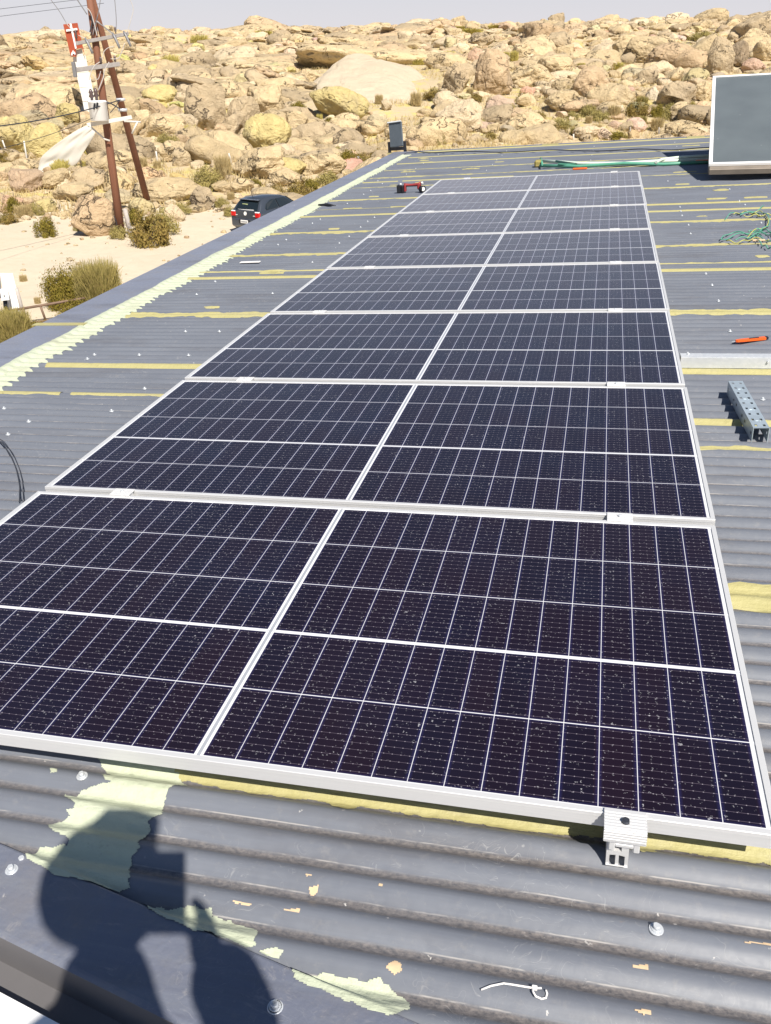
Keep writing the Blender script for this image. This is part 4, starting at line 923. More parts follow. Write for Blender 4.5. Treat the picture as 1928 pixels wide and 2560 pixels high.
# px, bottom row, width, height in photograph pixels, blockiness, tint, label, tilt
HERO = [
 (673, 382, 110, 90, .15, YEL, 'large round boulder covered in yellow lichen, above the parked car', 0),
 (525, 330, 100, 122, .7, GREY, 'tall grey cracked boulder standing highest left of the yellow lichened one', 0),
 (610, 338, 74, 90, .6, GREY, 'upright tan block leaning against the right side of the tall grey cracked boulder', .2),
 (673, 290, 92, 74, .7, TAN, 'blocky tan boulder with dark cleft on its left, above the round yellow boulder', 0),
 (573, 348, 93, 54, .8, GREY, 'wedge shaped grey boulder leaning below the tall cracked boulder', -.45),
 (545, 392, 84, 48, .4, TAN, 'low tan boulder left of the round yellow boulder', 0),
 (650, 447, 160, 66, .7, TAN, 'long tilted tan slab with a dark underside above the parked car', -.3),
 (600, 378, 48, 41, .9, TAN, 'small cubic tan block touching the left of the round yellow boulder', 0),
 (759, 390, 66, 44, .3, TAN, 'rounded tan boulder at the right foot of the round yellow boulder', 0),
 (740, 337, 67, 56, .7, TAN, 'upright tan boulder just right of and behind the round yellow boulder', 0),
 (805, 360, 120, 38, .4, PINK, 'long low reddish tan boulder right of the round yellow boulder', .1),
 (855, 302, 135, 76, .5, YEL, 'long wedge boulder with yellow streaks sloping down to the right', .35),
 (867, 343, 84, 40, .5, TAN, 'low tan boulder with a thin slab above, left of the flood light', .2),
 (807, 437, 104, 50, .5, TAN, 'broad tan boulder just left of the green bush by the roof edge', 0),
 (722, 446, 99, 46, .5, YEL, 'yellowish tan boulder between the tilted slab and the broad tan boulder', 0),
 (826, 382, 64, 24, .4, TAN, 'small flat tan boulder above the green bush by the roof edge', 0),
 (964, 277, 28, 32, .6, PALE, 'small upright pale stone at the foot of the smooth pale slab', 0),
 (934, 152, 76, 32, .7, GREY, 'grey boulder with a dark opening above the smooth pale slab', 0),
 (778, 203, 58, 28, .7, TAN, 'small blocky boulder at the left tip of the smooth pale slab', 0),
 (688, 240, 106, 48, .5, TAN, 'broad rounded tan boulder above the blocky one with the cleft', 0),
 (45, 390, 106, 94, .25, YEL, 'yellow lichened boulder, leftmost of the big pair left of the white tarpaulin', 0),
 (120, 398, 98, 84, .25, YEL, 'yellow lichened boulder, right one of the big pair left of the white tarpaulin', 0),
 (177, 323, 64, 62, .4, YEL, 'yellow stained boulder low behind the white monument tower', 0),
 (162, 287, 64, 68, .3, YEL, 'yellow lichened rounded boulder left of the white monument tower', 0),
 (69, 290, 118, 72, .8, GREY, 'broad grey cracked boulder above the pair of yellow lichened ones', 0),
 (330, 203, 100, 48, .8, GREY, 'grey fractured boulder with rust coloured hollows right of the utility poles', 0),
 (405, 257, 80, 40, .3, YEL, 'oval yellow lichened boulder halfway up, right of the utility poles', 0),
 (411, 347, 104, 58, .4, TAN, 'large smooth tan boulder directly right of the utility poles', 0),
 (438, 403, 62, 48, .3, TAN, 'rounded tan boulder right of the leaning pole above a small dark bush', 0),
 (144, 476, 72, 54, .4, TAN, 'tan boulder right under the white tarpaulin', 0),
 (192, 506, 92, 46, .4, TAN, 'low tan boulder between the tarpaulin and the upright pole', 0),
 (249, 590, 118, 98, .45, PINK, 'big pinkish tan boulder behind the foot of the upright pole', 0),
 (441, 557, 50, 46, .8, PALE, 'pale squarish block right of the big bush at the poles', 0),
 (435, 405, 70, 50, .3, TAN, 'tan boulder behind the rounded one right of the leaning pole', 0),
 (456, 416, 46, 46, .3, TAN, 'small rounded tan boulder beside the leaning pole', 0),
 (420, 506, 155, 58, .4, TAN, 'wide low tan rock shelf right of the leaning pole foot', 0),
 (300, 425, 122, 46, .4, TAN, 'broad low tan boulder between the two utility poles', 0),
 (655, 498, 56, 30, .6, PALE, 'pale boulder directly behind the roof of the parked car', 0),
 (716, 466, 92, 46, .5, TAN, 'tan boulder with small gap in front, right of the tilted slab', 0),
 (510, 527, 60, 56, .6, GREY, 'grey tan boulder left of the parked car', 0),
 (608, 484, 60, 40, .5, TAN, 'tan boulder just above the rear window of the parked car', 0),
 (561, 484, 56, 32, .5, TAN, 'small tan boulder up and left of the parked car', 0),
 (1229, 233, 108, 94, .15, PINK, 'large round brownish boulder standing alone right of the smooth pale slab', 0),
 (1139, 236, 74, 72, .5, GREY, 'upright boulder at the right end of the smooth pale slab', 0),
 (1329, 216, 98, 50, .3, TAN, 'low rounded boulder right of the large round brownish one', 0),
 (1384, 191, 86, 48, .3, TAN, 'rounded tan boulder midway up the right slope', 0),
 (1476, 248, 94, 74, .25, PINK, 'egg shaped reddish boulder midway to the solar collector', 0),
 (1404, 242, 52, 44, .2, TAN, 'small round boulder left of the egg shaped reddish one', 0),
 (1387, 133, 66, 52, .4, GREY, 'upright boulder with yellow stain high on the right slope', 0),
 (1625, 158, 130, 60, .3, TAN, 'wide smooth boulder pile top left of the dark cleft near the solar collector', 0),
 (1690, 175, 150, 58, .4, PINK, 'long smooth boulder above the dark cleft left of the solar collector', .1),
 (1796, 192, 66, 92, .9, GREY, 'upright fractured block with dark face above the solar collector corner', .1),
 (1838, 166, 62, 58, .9, DARK, 'dark split block above the solar collector', 0),
 (1880, 120, 66, 42, .8, TAN, 'flat topped block highest above the solar collector', 0),
 (1915, 152, 62, 58, .8, TAN, 'split tan block at the right edge above the solar collector', 0),
 (1696, 270, 98, 64, .8, GREY, 'angular grey block left of the solar collector', 0),
 (1757, 256, 52, 48, .9, TAN, 'small cracked block touching the solar collector edge from behind', 0),
 (1156, 332, 126, 78, .35, PALE, 'large pale boulder behind the far roof edge left of centre', 0),
 (1114, 275, 58, 44, .5, PALE, 'small pale boulder below the upright one by the slab', 0),
 (1412, 280, 92, 48, .5, TAN, 'angular tan boulder below the egg shaped reddish one', 0),
 (1317, 331, 86, 46, .6, TAN, 'tan boulder behind the far roof edge at its middle', 0),
 (1537, 289, 40, 30, .8, PALE, 'small flat topped pale stone with dark shadow under it', 0),
 (1468, 344, 62, 28, .3, PALE, 'pale low boulder just above the far roof edge', 0),
 (1710, 340, 92, 34, .4, TAN, 'low wide boulder behind the wire fence near the solar collector', 0),
 (1702, 297, 64, 34, .4, TAN, 'rounded boulder under the angular grey block', 0),
 (1446, 163, 90, 34, .4, TAN, 'low smooth boulder between the upper rounded ones on the right slope', 0),
 (1301, 150, 48, 42, .5, TAN, 'small boulder behind the large round brownish one', 0),
 (1200, 118, 66, 34, .5, GREY, 'boulder on the upper slope above the large round brownish one', 0),
 (1560, 140, 80, 48, .3, TAN, 'rounded boulder on the upper right slope left of the wide smooth pile', 0),
]
placed = []
for k, (px, py, w, h_, bl_, tc, lab, tl_) in enumerate(HERO):
    p, r_ = hit(px, py); s_ = px_size(p, r_); wm = w * s_ / 2; hm = h_ * s_ / 2
    p = p + Vector((ray(px, py)[0], ray(px, py)[1], 0)).normalized() * wm * .5
    v = (random.Random(k).uniform(.8, 1.1))
    view = math.atan2(ray(px, py)[0], ray(px, py)[1])
    tcv = tuple(c * random.Random(k + 50).uniform(.92, 1.08) for c in tc)
    q = Vector((p.x, p.y, p.z + hm * .80))
    o = boulder(0, q, wm * 1.13, wm * v * .95, hm * 1.22, -view, tcv, lab, None, tilt=(0, tl_), hi=True, seed=700 + k, blocky=bl_)
    placed.append((px, py - h_ / 2, w / 2, h_ / 2, r_, lab))
# smooth pale slab
p, r_ = hit(935, 262); s_ = px_size(p, r_)
v, f = boulder_shape(5, 5153, .45, .7)
o = np_mesh('rock_slab', v, f, M_SLAB); tag(o, 'wide smooth pale granite slab sloping on the hillside, upper centre', 'rock slab')
vw = math.atan2(ray(935, 262)[0], ray(935, 262)[1]); d = Vector((math.sin(vw), math.cos(vw), 0))
o.location = Vector(p) + d * 9 + Vector((0, 0, .3)); o.rotation_euler = (math.radians(13), math.radians(7), -vw); o.scale = (192 * s_, 14, 2.2)
placed.append((935, 212, 168, 44, r_, 'the smooth pale slab'))
# further boulders one can count, spread over the slope by size
LM = [(673, 340, 'round yellow lichened boulder'), (525, 270, 'tall grey cracked boulder'), (659, 414, 'long tilted slab'), (855, 265, 'yellow streaked wedge boulder'), (860, 215, 'smooth pale slab'), (1000, 215, 'smooth pale slab'),
      (1229, 190, 'large round brownish boulder'), (1476, 210, 'egg shaped reddish boulder'), (1796, 150, 'dark faced upright block'), (1650, 150, 'long smooth boulder by the cleft'), (1156, 300, 'large pale boulder at the roof edge'),
      (1387, 110, 'yellow stained upright boulder'), (80, 350, 'pair of yellow boulders'), (69, 250, 'broad cracked boulder at far left'), (330, 180, 'grey boulder with rusty hollows'), (405, 238, 'oval yellow boulder'),
      (411, 320, 'smooth boulder right of the poles'), (249, 545, 'big pinkish boulder'), (210, 200, 'white monument'), (140, 390, 'white tarpaulin'), (620, 520, 'parked car'), (990, 340, 'flood light'), (1840, 280, 'solar collector'),
      (1696, 240, 'angular grey block'), (1412, 258, 'angular tan boulder midslope'), (807, 412, 'broad boulder beside the green bush'), (500, 95, 'skyline right of the poles'), (700, 90, 'skyline left of the pale slab'), (935, 75, 'skyline over the pale slab'),
      (1180, 62, 'skyline over the brownish boulder'), (1560, 52, 'skyline left of the collector'), (1830, 50, 'skyline over the collector'), (80, 105, 'skyline over the monument'), (420, 504, 'rock shelf right of the leaning pole')]
def side_of(px, py):
    b = min(LM, key=lambda h: math.hypot(h[0] - px, (h[1] - py) * 1.5)); dx, dy = px - b[0], (py - b[1]) * 1.5; dist = math.hypot(dx, dy)
    near_ = 'just ' if dist < 60 else ('' if dist < 110 else 'well ')
    if abs(dx) > abs(dy) * 2.4: rel_ = 'left of' if dx < 0 else 'right of'
    elif abs(dy) > abs(dx) * 2.4: rel_ = 'above' if dy < 0 else 'below'
    else: rel_ = ('above' if dy < 0 else 'below') + ' and ' + ('left of' if dx < 0 else 'right of')
    return near_ + rel_, b[2]
cands = []; cnt = 0; tries = 0
R2 = random.Random(99)
sp_pl = list(placed)
while cnt < 225 and tries < 9000:
    tries += 1
    px = R2.uniform(-30, 1960); u = R2.random()
    py = 70 + (540 - 70) * (u ** 1.15)
    lim = 560 if px < 560 else (470 if px < 900 else 350)
    if py > lim: continue
    p, r_ = hit(px, py)
    if r_ > 235 or r_ < 41: continue
    s_ = px_size(p, r_); wm = math.exp(R2.gauss(.05, .42)) * (.62 if r_ < 60 else .95)
    w = wm / s_; hh_ = w * R2.uniform(.45, .85)
    if w < 9: continue
    cx, cy = px, py - hh_ * .6
    if any(abs(cx - a) < (b2 + w) * .62 and abs(cy - c) < (d2 + hh_) * .62 for a, c, b2, d2, _, _ in sp_pl): continue
    if 735 < px < 1125 and 150 < py < 300: continue
    if 880 < px < 1750 and 250 < py and R2.random() < .55: continue
    tc = R2.choice([TAN, TAN, TAN, GREY, GREY, PINK, PALE] + ([YEL] * 2 if px < 900 else []))
    sp_pl.append((cx, cy, w, hh_, r_, '')); i = R2.randrange(14)
    rl, nm = side_of(cx, cy)
    szn = 'small' if w < 22 else ('middling' if w < 42 else 'big')
    fm = ('rounded', 'smooth', 'blocky', 'angular')[i % 4]
    head = ' '.join(nm.split()[:6])
    lab = f'{szn} {fm} {TINTN[tc]} boulder {rl} the {nm.split(",")[0]}'
    wd = lab.split()
    if len(wd) > 16: lab = ' '.join(wd[:16])
    cands.append((lab, i, p, wm, hh_ * s_, R2.uniform(0, 6.28), tuple(c * R2.uniform(.86, 1.12) for c in tc), (R2.uniform(-.2, .2), R2.uniform(-.2, .2)), px)); cnt += 1
for c in cands:
    lab, i, p, wm, hm, rz, tc, tl_, _ = c
    boulder(i, Vector((p.x, p.y, p.z + hm * .35)), wm, wm * R2.uniform(.75, 1.05), hm, rz, tc, lab, 'granite boulders scattered over the hillside', tilt=tl_)
# the countless rest: one mass of rubble and outcrop
def scatter_rock(name, n, rr, sz, lod, seed, label=None, azr=(-.86, .24), flat=(.45, .85), power=1.0, mask=None, xs=1.0, sink=.25, sg=.5):
    R_ = np.random.RandomState(seed); az = R_.uniform(*azr, n); u = R_.random(n) ** power
    r = rr[0] + (rr[1] - rr[0]) * u; x = CW[0] + r * np.sin(az); y = CW[1] + r * np.cos(az); z = T(x, y)
    shapes = [boulder_shape(lod, 900 + k, (.45, .8, 1.1)[k % 3], 1.0) for k in range(9)]
    s_ = np.exp(R_.normal(0, sg, n)) * (sz[0] + (sz[1] - sz[0]) * (r - rr[0]) / (rr[1] - rr[0]))
    P2, dz = to_px(np.stack([x, y, z], -1))
    if mask is not None: ok = mask(P2[:, 0], P2[:, 1], r, R_)
    else: ok = np.ones(n, bool)
    ok &= ~((P2[:, 0] > 745) & (P2[:, 0] < 1108) & (P2[:, 1] > 168 - (P2[:, 0] - 745) * .03) & (P2[:, 1] < 285) & (s_ / dz * F_PX > 4))
    Vs = []; Fs = []; Cs = []; off_ = 0
    pal = np.array([TAN, TAN, GREY, PINK, PALE, GREY, TAN])
    for i in np.where(ok)[0]:
        v, f = shapes[R_.randint(9)]; a = R_.uniform(0, 6.28) if xs == 1.0 else R_.normal(.3, .55); c_, sn = math.cos(a), math.sin(a)
        hs = s_[i] * R_.uniform(*flat); tx, ty = R_.uniform(-.22, .22, 2)
        vx = v[:, 0] * s_[i] * xs; vy = v[:, 1] * s_[i] * R_.uniform(.6, 1); vz = v[:, 2] * hs + tx * vx + ty * vy * .6
        Vs.append(np.stack([x[i] + c_ * vx - sn * vy, y[i] + sn * vx + c_ * vy, z[i] + hs * sink + vz], -1)); Fs.append(f + off_); off_ += len(v)
        col_ = pal[R_.randint(7)] * R_.uniform(.85, 1.12); Cs.append(np.tile(np.append(col_, 1), (len(v), 1)))
    o = np_mesh(name, np.concatenate(Vs), np.concatenate(Fs), M_ROCKA, attrs={'tint': ('FLOAT_COLOR', np.concatenate(Cs))})
    tag(o, kind='stuff', label=label, cat='rocks'); return o
dens = lambda X_, Y_, r, R_: (R_.random(len(X_)) < np.where((X_ > 900) & (X_ < 1740) & (Y_ > 240), .35, np.where((X_ < 900 + 2.0 * (160 - Y_)) & (Y_ < 205), .45, np.where((X_ > 1100) & (Y_ > 95) & (Y_ <= 245), .55, 1.0))))
scatter_rock('boulder_field', 9000, (50, 215), (.62, .80), 3, 31, 'countless tan boulders packed over the upper hillside up to the skyline', power=.75, flat=(.38, .80), mask=dens, xs=1.2)
scatter_rock('rock_outcrops', 620, (84, 214), (2.6, 3.3), 4, 47, 'broad weathered bedrock ledges low on the upper left hillside', flat=(.16, .34), power=.9, xs=1.35, azr=(-.80, -.20), sink=-.25, sg=.36)
scatter_rock('rubble', 5200, (42, 105), (.22, .36), 2, 32, 'small loose stones between the boulders on the lower slope', flat=(.4, .8), mask=dens)
scatter_rock('pebbles', 900, (20, 45), (.045, .08), 1, 33, 'small pebbles on the pale sandy yard', flat=(.4, .8), power=.6)

# ------------------------------------------------------------------ plants
def leaf_cloud(n, R_, kind):
    # clumped points inside an ellipsoid, unit size, base at z = 0
    nc = 42 if kind != 'spiky' else 30
    c = R_.normal(size=(nc, 3)); c /= np.linalg.norm(c, axis=1)[:, None]; c *= (R_.uniform(.55, .92, nc))[:, None]; c[:, 2] = np.abs(c[:, 2]) * .95 + .02
    k = R_.randint(nc, size=n); o = R_.normal(size=(n, 3)) * .115
    return c[k] + o, c[k]
def bush_proto(name, kind, seed, n, mats, leaf=.045):
    R_ = np.random.RandomState(seed); r = empty(name)
    if kind in ('round', 'loose'):
        P, c = leaf_cloud(n, R_, kind)
        if kind == 'loose': P[:, :2] *= 1 + .25 * R_.random((n, 1))
        P[:, 2] = np.maximum(P[:, 2], .02)
        nr = P - np.array([0, 0, .1]); nr /= np.linalg.norm(nr, axis=1)[:, None] + 1e-6
        nr = nr + R_.normal(size=(n, 3)) * .7; nr /= np.linalg.norm(nr, axis=1)[:, None]
        t = np.cross(nr, R_.normal(size=(n, 3))); t /= np.linalg.norm(t, axis=1)[:, None]; b = np.cross(nr, t)
        s_ = leaf * R_.uniform(.6, 1.5, (n, 1))
        V = np.stack([P - t * s_, P - b * s_ * .5, P + t * s_, P + b * s_ * .5], 1).reshape(-1, 3)
    else:                                  # spiky broom: long thin upright shoots
        a = R_.uniform(0, 2 * np.pi, n); rr = np.sqrt(R_.random(n)); base = np.stack([rr * .55 * np.cos(a), rr * .55 * np.sin(a), R_.random(n) ** 1.2 * .62], -1)
        di = np.stack([base[:, 0] * .85, base[:, 1] * .85, np.full(n, .8)], -1) + R_.normal(size=(n, 3)) * .18; di /= np.linalg.norm(di, axis=1)[:, None]
        Ls = R_.uniform(.18, .42, (n, 1)); side = np.cross(di, R_.normal(size=(n, 3))); side /= np.linalg.norm(side, axis=1)[:, None]; wv = leaf * .22
        V = np.stack([base - side * wv, base + side * wv, base + di * Ls + side * wv * .3, base + di * Ls - side * wv * .3], 1).reshape(-1, 3)
    F4 = np.arange(len(V)).reshape(-1, 4)
    np_mesh('foliage', V, F4, mats[0], r, smooth=False)
    m = MB()
    for k in range(16):
        a = R_.uniform(0, 6.28); l = R_.uniform(.4, .85); e = R_.uniform(.2, .9)
        m.tube([(0, 0, 0), (l * .35 * math.cos(a), l * .35 * math.sin(a), e * .35), (l * .75 * math.cos(a + .3), l * .75 * math.sin(a + .3), e * .8)], [.02, .012, .004], 5)
    m.build('stems', M_TWIG, r); return r
BP = {}
def plant(name, key, kind, n, mat, leaf, px, py, w, h_, label, group=None, seed=0, back=.35, cat=None):
    if key not in BP:
        BP[key] = bush_proto(name, kind, 50 + len(BP) * 3, n, (mat,), leaf); r = BP[key]
    else: r = copy_tree(BP[key])
    p, r_ = hit(px, py); s_ = px_size(p, r_) * 1.12; wm = w * s_ / 2; hm = h_ * s_
    p = p + Vector((ray(px, py)[0], ray(px, py)[1], 0)).normalized() * wm * back
    p.z = float(T(p.x, p.y)) - .03
    r.location = p; r.scale = (wm, wm * .95, hm * .95); r.rotation_euler = (0, 0, random.Random(int(px * 7 + py)).uniform(0, 6))
    tag(r, label, cat or 'bush', group); return r
G_, O_, Bn, Sp, Dr = ('bush', 'g', 'round', 5200, M_GREEN, .042), ('bush', 'o', 'loose', 4200, M_OLIVE, .042), ('bush', 'b', 'round', 4600, M_BROWN, .042), ('shrub', 's', 'spiky', 3000, M_OLIVE, .08), ('shrub', 'd', 'spiky', 1600, M_DRY, .07)
BIGG, BIGS = ('bush', 'G', 'round', 15000, M_GREEN, .026), ('shrub', 'S', 'spiky', 11000, M_OLIVE, .045)
PL = [
 (BIGG, 168, 775, 100, 108, 'dense green bush in the sandy yard, left of the pale broom shrub'),
 (BIGS, 258, 790, 150, 128, 'pale olive broom shrub in the yard against the roof edge'),
 (BIGG, 205, 815, 110, 60, 'low green bush under the pale broom shrub'),
 (BIGS, 45, 880, 120, 100, 'spiky green shrub behind the roof edge at the left, under the railing'),
 (BIGG, 100, 850, 70, 45, 'small green bush behind the lower rail of the railing'),
 (G_, 117, 593, 54, 52, 'small round green bush alone at the edge of the yard'),
 (G_, 36, 533, 48, 40, 'green bush at the far left foot of the hill'),
 (Dr, 62, 548, 60, 34, 'dry grey shrub beside the green bush at far left'),
 (Bn, 375, 616, 112, 84, 'big mixed green and brown bush at the foot of the poles'),
 (G_, 342, 566, 48, 46, 'bright green bush on top of the big mixed bush at the poles'),
 (O_, 410, 590, 70, 58, 'olive bush growing against the leaning pole foot'),
 (Dr, 351, 422, 52, 28, 'dry brown shrub behind the leaning pole'),
 (Dr, 395, 424, 28, 20, 'tiny dry shrub right of the leaning pole'),
 (O_, 420, 374, 52, 40, 'olive bush above the rounded boulder right of the poles'), (G_, 460, 366, 40, 26, 'green bush right of the olive one above the rounded boulder'),
 (Dr, 500, 390, 46, 44, 'dry grey shrub left of the low tan boulder'), (O_, 520, 478, 64, 60, 'olive brown bush left of the long tilted slab'), (Dr, 560, 450, 60, 60, 'dry grey shrub against the long tilted slab'),
 (Bn, 748, 505, 76, 48, 'reddish brown bush above the front of the parked car'), (O_, 820, 463, 52, 34, 'olive bush touching the roof edge right of the brown bush'),
 (G_, 874, 428, 66, 52, 'green bush by the roof edge, beside the white post'), (Bn, 914, 420, 42, 30, 'brown green bush right of the white post'), (Bn, 944, 404, 50, 28, 'reddish bush left of the flood light'),
 (O_, 804, 386, 28, 24, 'small olive bush above the broad tan boulder'), (O_, 845, 393, 40, 26, 'small olive bush above the green one by the roof edge'),
 (O_, 575, 542, 32, 28, 'low olive bush left of the parked car'), (G_, 746, 290, 46, 32, 'green bush among boulders, upper centre left'), (G_, 828, 318, 38, 24, 'yellow green bush in the hollow under the wedge boulder'),
 (G_, 572, 358, 26, 18, 'tiny green bush on the wedge shaped grey boulder'), (G_, 1640, 304, 40, 40, 'bright green bush left of the solar collector'), (Bn, 1590, 292, 64, 40, 'brown bush left of the bright green one'),
 (O_, 1496, 306, 46, 28, 'olive bush right of the pale stones above the roof'), (Bn, 1385, 343, 64, 30, 'brown bush just above the far roof edge'), (Bn, 1300, 343, 36, 22, 'small brown bush above the far roof edge'),
 (G_, 1535, 352, 64, 18, 'low green bush touching the far roof edge'), (O_, 1273, 292, 42, 30, 'olive bush below the large round brownish boulder'), (O_, 1187, 325, 42, 34, 'olive bush left of the large pale boulder'),
 (O_, 1084, 347, 36, 36, 'olive bush above the roof, below the pale boulder'), (G_, 1100, 362, 36, 24, 'green bush touching the roof left of the large pale boulder'), (Bn, 1190, 258, 30, 22, 'brown bush at the foot of the round brownish boulder'),
 (Bn, 1084, 252, 50, 26, 'brown bush at the right end of the smooth pale slab'), (Dr, 1040, 268, 40, 34, 'dry shrub under the smooth pale slab'), (Dr, 948, 262, 30, 24, 'dark dry shrub left of the small upright pale stone'),
 (G_, 1705, 298, 36, 16, 'green tuft of bush beside the angular grey block'), (Dr, 1560, 190, 36, 22, 'dry shrub on the upper right slope'), (O_, 1760, 100, 60, 20, 'dark bush high on the right slope'), (O_, 1400, 88, 30, 12, 'small bush near the skyline'),
 (Dr, 1130, 345, 40, 24, 'dry shrub just left of the large pale boulder'), (Bn, 1225, 352, 40, 22, 'brown bush right of the large pale boulder'), (O_, 1430, 300, 30, 20, 'olive bush beneath the angular tan boulder'),
 (Bn, 20, 560, 46, 34, 'brown shrub at the left border at the foot of the hill'), (O_, 88, 540, 40, 30, 'olive shrub up and left of the lone round bush'), (O_, 455, 540, 44, 32, 'olive bush left of the grey tan boulder by the car'), (Bn, 486, 520, 36, 26, 'brown bush between the leaning pole and the car'),
 (Bn, 690, 500, 56, 36, 'rust brown bush directly behind the parked car roof'), (G_, 780, 482, 50, 34, 'green bush between the brown bush and the roof edge'), (O_, 555, 520, 34, 26, 'olive bush at the upper left of the parked car'), (O_, 300, 600, 50, 34, 'olive bush hugging the upright pole foot'),
 (BIGG, 20, 838, 80, 66, 'warm green bush at the left border above the roof edge'), (Dr, 60, 705, 26, 20, 'dry straw tuft right of the meter pillar'), (O_, 560, 350, 34, 24, 'olive bush below the leaning wedge boulder'), (G_, 640, 470, 30, 20, 'small green bush below the tilted slab'),
 (Dr, 96, 762, 22, 20, 'small orange dry tuft in front of the railing'), (O_, 225, 470, 40, 24, 'olive tuft between boulders left of the upright pole'), (O_, 195, 578, 20, 20, 'small green tuft left of the big pinkish boulder'), (Dr, 400, 575, 50, 40, 'dry grey twigs on the right of the big mixed bush'),
]
for (nm, key, kind, n, mat, leaf), px, py, w, h_, lab in PL: plant(nm, key, kind, n, mat, leaf, px, py, w, h_, lab, None)
R3 = random.Random(5); nsh = 0
while nsh < 34:
    right_ = R3.random() < .72
    px, py = (R3.uniform(1060, 1750), R3.uniform(225, 345)) if right_ else (R3.uniform(20, 880), R3.uniform(330, 520))
    if any(abs(px - q[1]) < 22 and abs(py - q[2]) < 14 for q in PL): continue
    proto_ = R3.choice([Dr, O_, Bn, Dr, Sp]); w = R3.uniform(18, 44)
    rl, nm = side_of(px, py); kind_ = {'d': 'dry straw', 'o': 'olive', 'b': 'brown', 's': 'spiky olive'}[proto_[1]]
    lab = ' '.join(f'{kind_} shrub {rl} the {nm.split(",")[0]}'.split()[:16])
    PL.append((proto_, px, py, w, w * .6, lab)); plant(*proto_[:2], *proto_[2:], px, py, w, w * R3.uniform(.5, .75), lab, 'low shrubs among the boulders'); nsh += 1
# yellow tussocks one can count
TU = [(915, 166, 64, 20), (852, 182, 42, 16), (870, 172, 40, 14), (1046, 163, 44, 16), (1058, 158, 40, 16), (1120, 152, 48, 22), (1105, 160, 40, 18), (1285, 158, 30, 26), (1265, 148, 24, 16), (1345, 160, 20, 14), (1387, 128, 24, 24), (1425, 155, 40, 12), (1540, 176, 52, 18), (1452, 170, 28, 12), (430, 180, 60, 36), (410, 192, 50, 24), (500, 118, 60, 26), (225, 430, 40, 30), (160, 430, 50, 30), (150, 448, 50, 40), (480, 360, 40, 44), (1180, 90, 80, 14), (1150, 80, 60, 12), (1240, 74, 60, 10), (700, 80, 70, 14), (660, 92, 60, 12), (800, 310, 22, 24), (215, 400, 50, 40)]
YT = ('grass_tussock', 'y', 'spiky', 1500, M_YG, .09)
for j, (px, py, w, h_) in enumerate(TU):
    rl, nm = side_of(px, py); lab = f'yellow grass tussock {rl} the {nm.split(",")[0]}'; lab = ' '.join(lab.split()[:16])
    plant(*YT[:6], px, py, w, h_, lab, 'yellow tussocks between the boulders', cat='grass tussock')
# dry grass nobody could count
def grass(n, rr, azr, seed, mask, mat, label, hgt=.28):
    R_ = np.random.RandomState(seed); az = R_.uniform(*azr, n); r = rr[0] + (rr[1] - rr[0]) * R_.random(n); x = CW[0] + r * np.sin(az); y = CW[1] + r * np.cos(az)
    cl = fbm(np.stack([x / 3, y / 3, 0 * x], -1), 3, seed); P2, _ = to_px(np.stack([x, y, T(x, y)], -1)); ok = mask(P2[:, 0], P2[:, 1], cl, R_); x, y = x[ok], y[ok]; n = len(x); z = T(x, y)
    B = np.stack([x, y, z - .02], -1); di = R_.normal(size=(n, 3)) * .35; di[:, 2] = 1; L = hgt * R_.uniform(.5, 1.5, (n, 1)); sd = R_.normal(size=(n, 3)); sd[:, 2] = 0; sd /= np.linalg.norm(sd, axis=1)[:, None]; w = .022
    V = np.stack([B - sd * w, B + sd * w, B + di * L + sd * w * .4, B + di * L - sd * w * .4], 1).reshape(-1, 3)
    o = np_mesh('dry_grass', V, np.arange(len(V)).reshape(-1, 4), mat, smooth=False); tag(o, label, 'grass', kind='stuff')
grass(90000, (42, 110), (-.86, .24), 61, lambda X_, Y_, c, R_: (c > .12) | ((X_ > 900) & (X_ < 1760) & (Y_ > 225) & (c > -.5)), M_DRY, 'dry straw coloured grass between the boulders of the lower slope')
grass(26000, (120, 215), (-.86, .24), 62, lambda X_, Y_, c, R_: ((c > .35) & (X_ > 400)), M_YG, 'yellow grass patches near the top of the hill', hgt=.5)

# ------------------------------------------------------------------ utility poles
def base_at(px, py): p, r_ = hit(px, py); return p, px_size(p, r_)
def at_r(px, py, r): return Vector(CW) + Vector(ray(px, py)) * r
def at_plane(px, py, P0, nrm_):   # point on the vertical plane through P0
    d = Vector(ray(px, py)); t = (P0 - Vector(CW)).dot(nrm_) / d.dot(nrm_); return Vector(CW) + d * t
pA, sA = base_at(304, 592); pB, sB = base_at(378, 528)
nv = Vector((pA.x - CW[0], pA.y - CW[1], 0)).normalized()
pt = at_plane(221, -60, pA, nv)
topA = at_plane(217, -60, pA, nv)
frm = empty('utility_pole_frame', pA, label='pair of reddish wooden poles meeting at the top with crossarms and insulators', cat='utility pole')
def lp(v): return Vector(v) - pA
m = MB(); m.tube([lp(pA) + Vector((0, 0, -.4)), lp(pA).lerp(lp(topA), .33), lp(pA).lerp(lp(topA), .66), lp(topA)], [.165, .15, .135, .12], 14); m.build('pole', M_POLE, frm)
nB = nv; topB = at_plane(222, -40, pA + nv * .35, nv)
m = MB(); b_ = lp(pB) + Vector((0, 0, -.3)); m.tube([b_, b_.lerp(lp(topB), .35), b_.lerp(lp(topB), .7), lp(topB)], [.155, .145, .13, .10], 14); m.build('pole', M_POLE, frm)
def arm(pts_, w, name='crossarm', mat=None, off_=-.2):
    a, b = [at_plane(x, y, pA + nv * off_, nv) for x, y in pts_]; d = (b - a); L = d.length
    q = Vector((1, 0, 0)).rotation_difference(d.normalized()).to_matrix(); m = MB(); m.box(lp((a + b) / 2), (L, w * .8, w), q, .01); return m.build(name, mat or M_ARM, frm), a, b
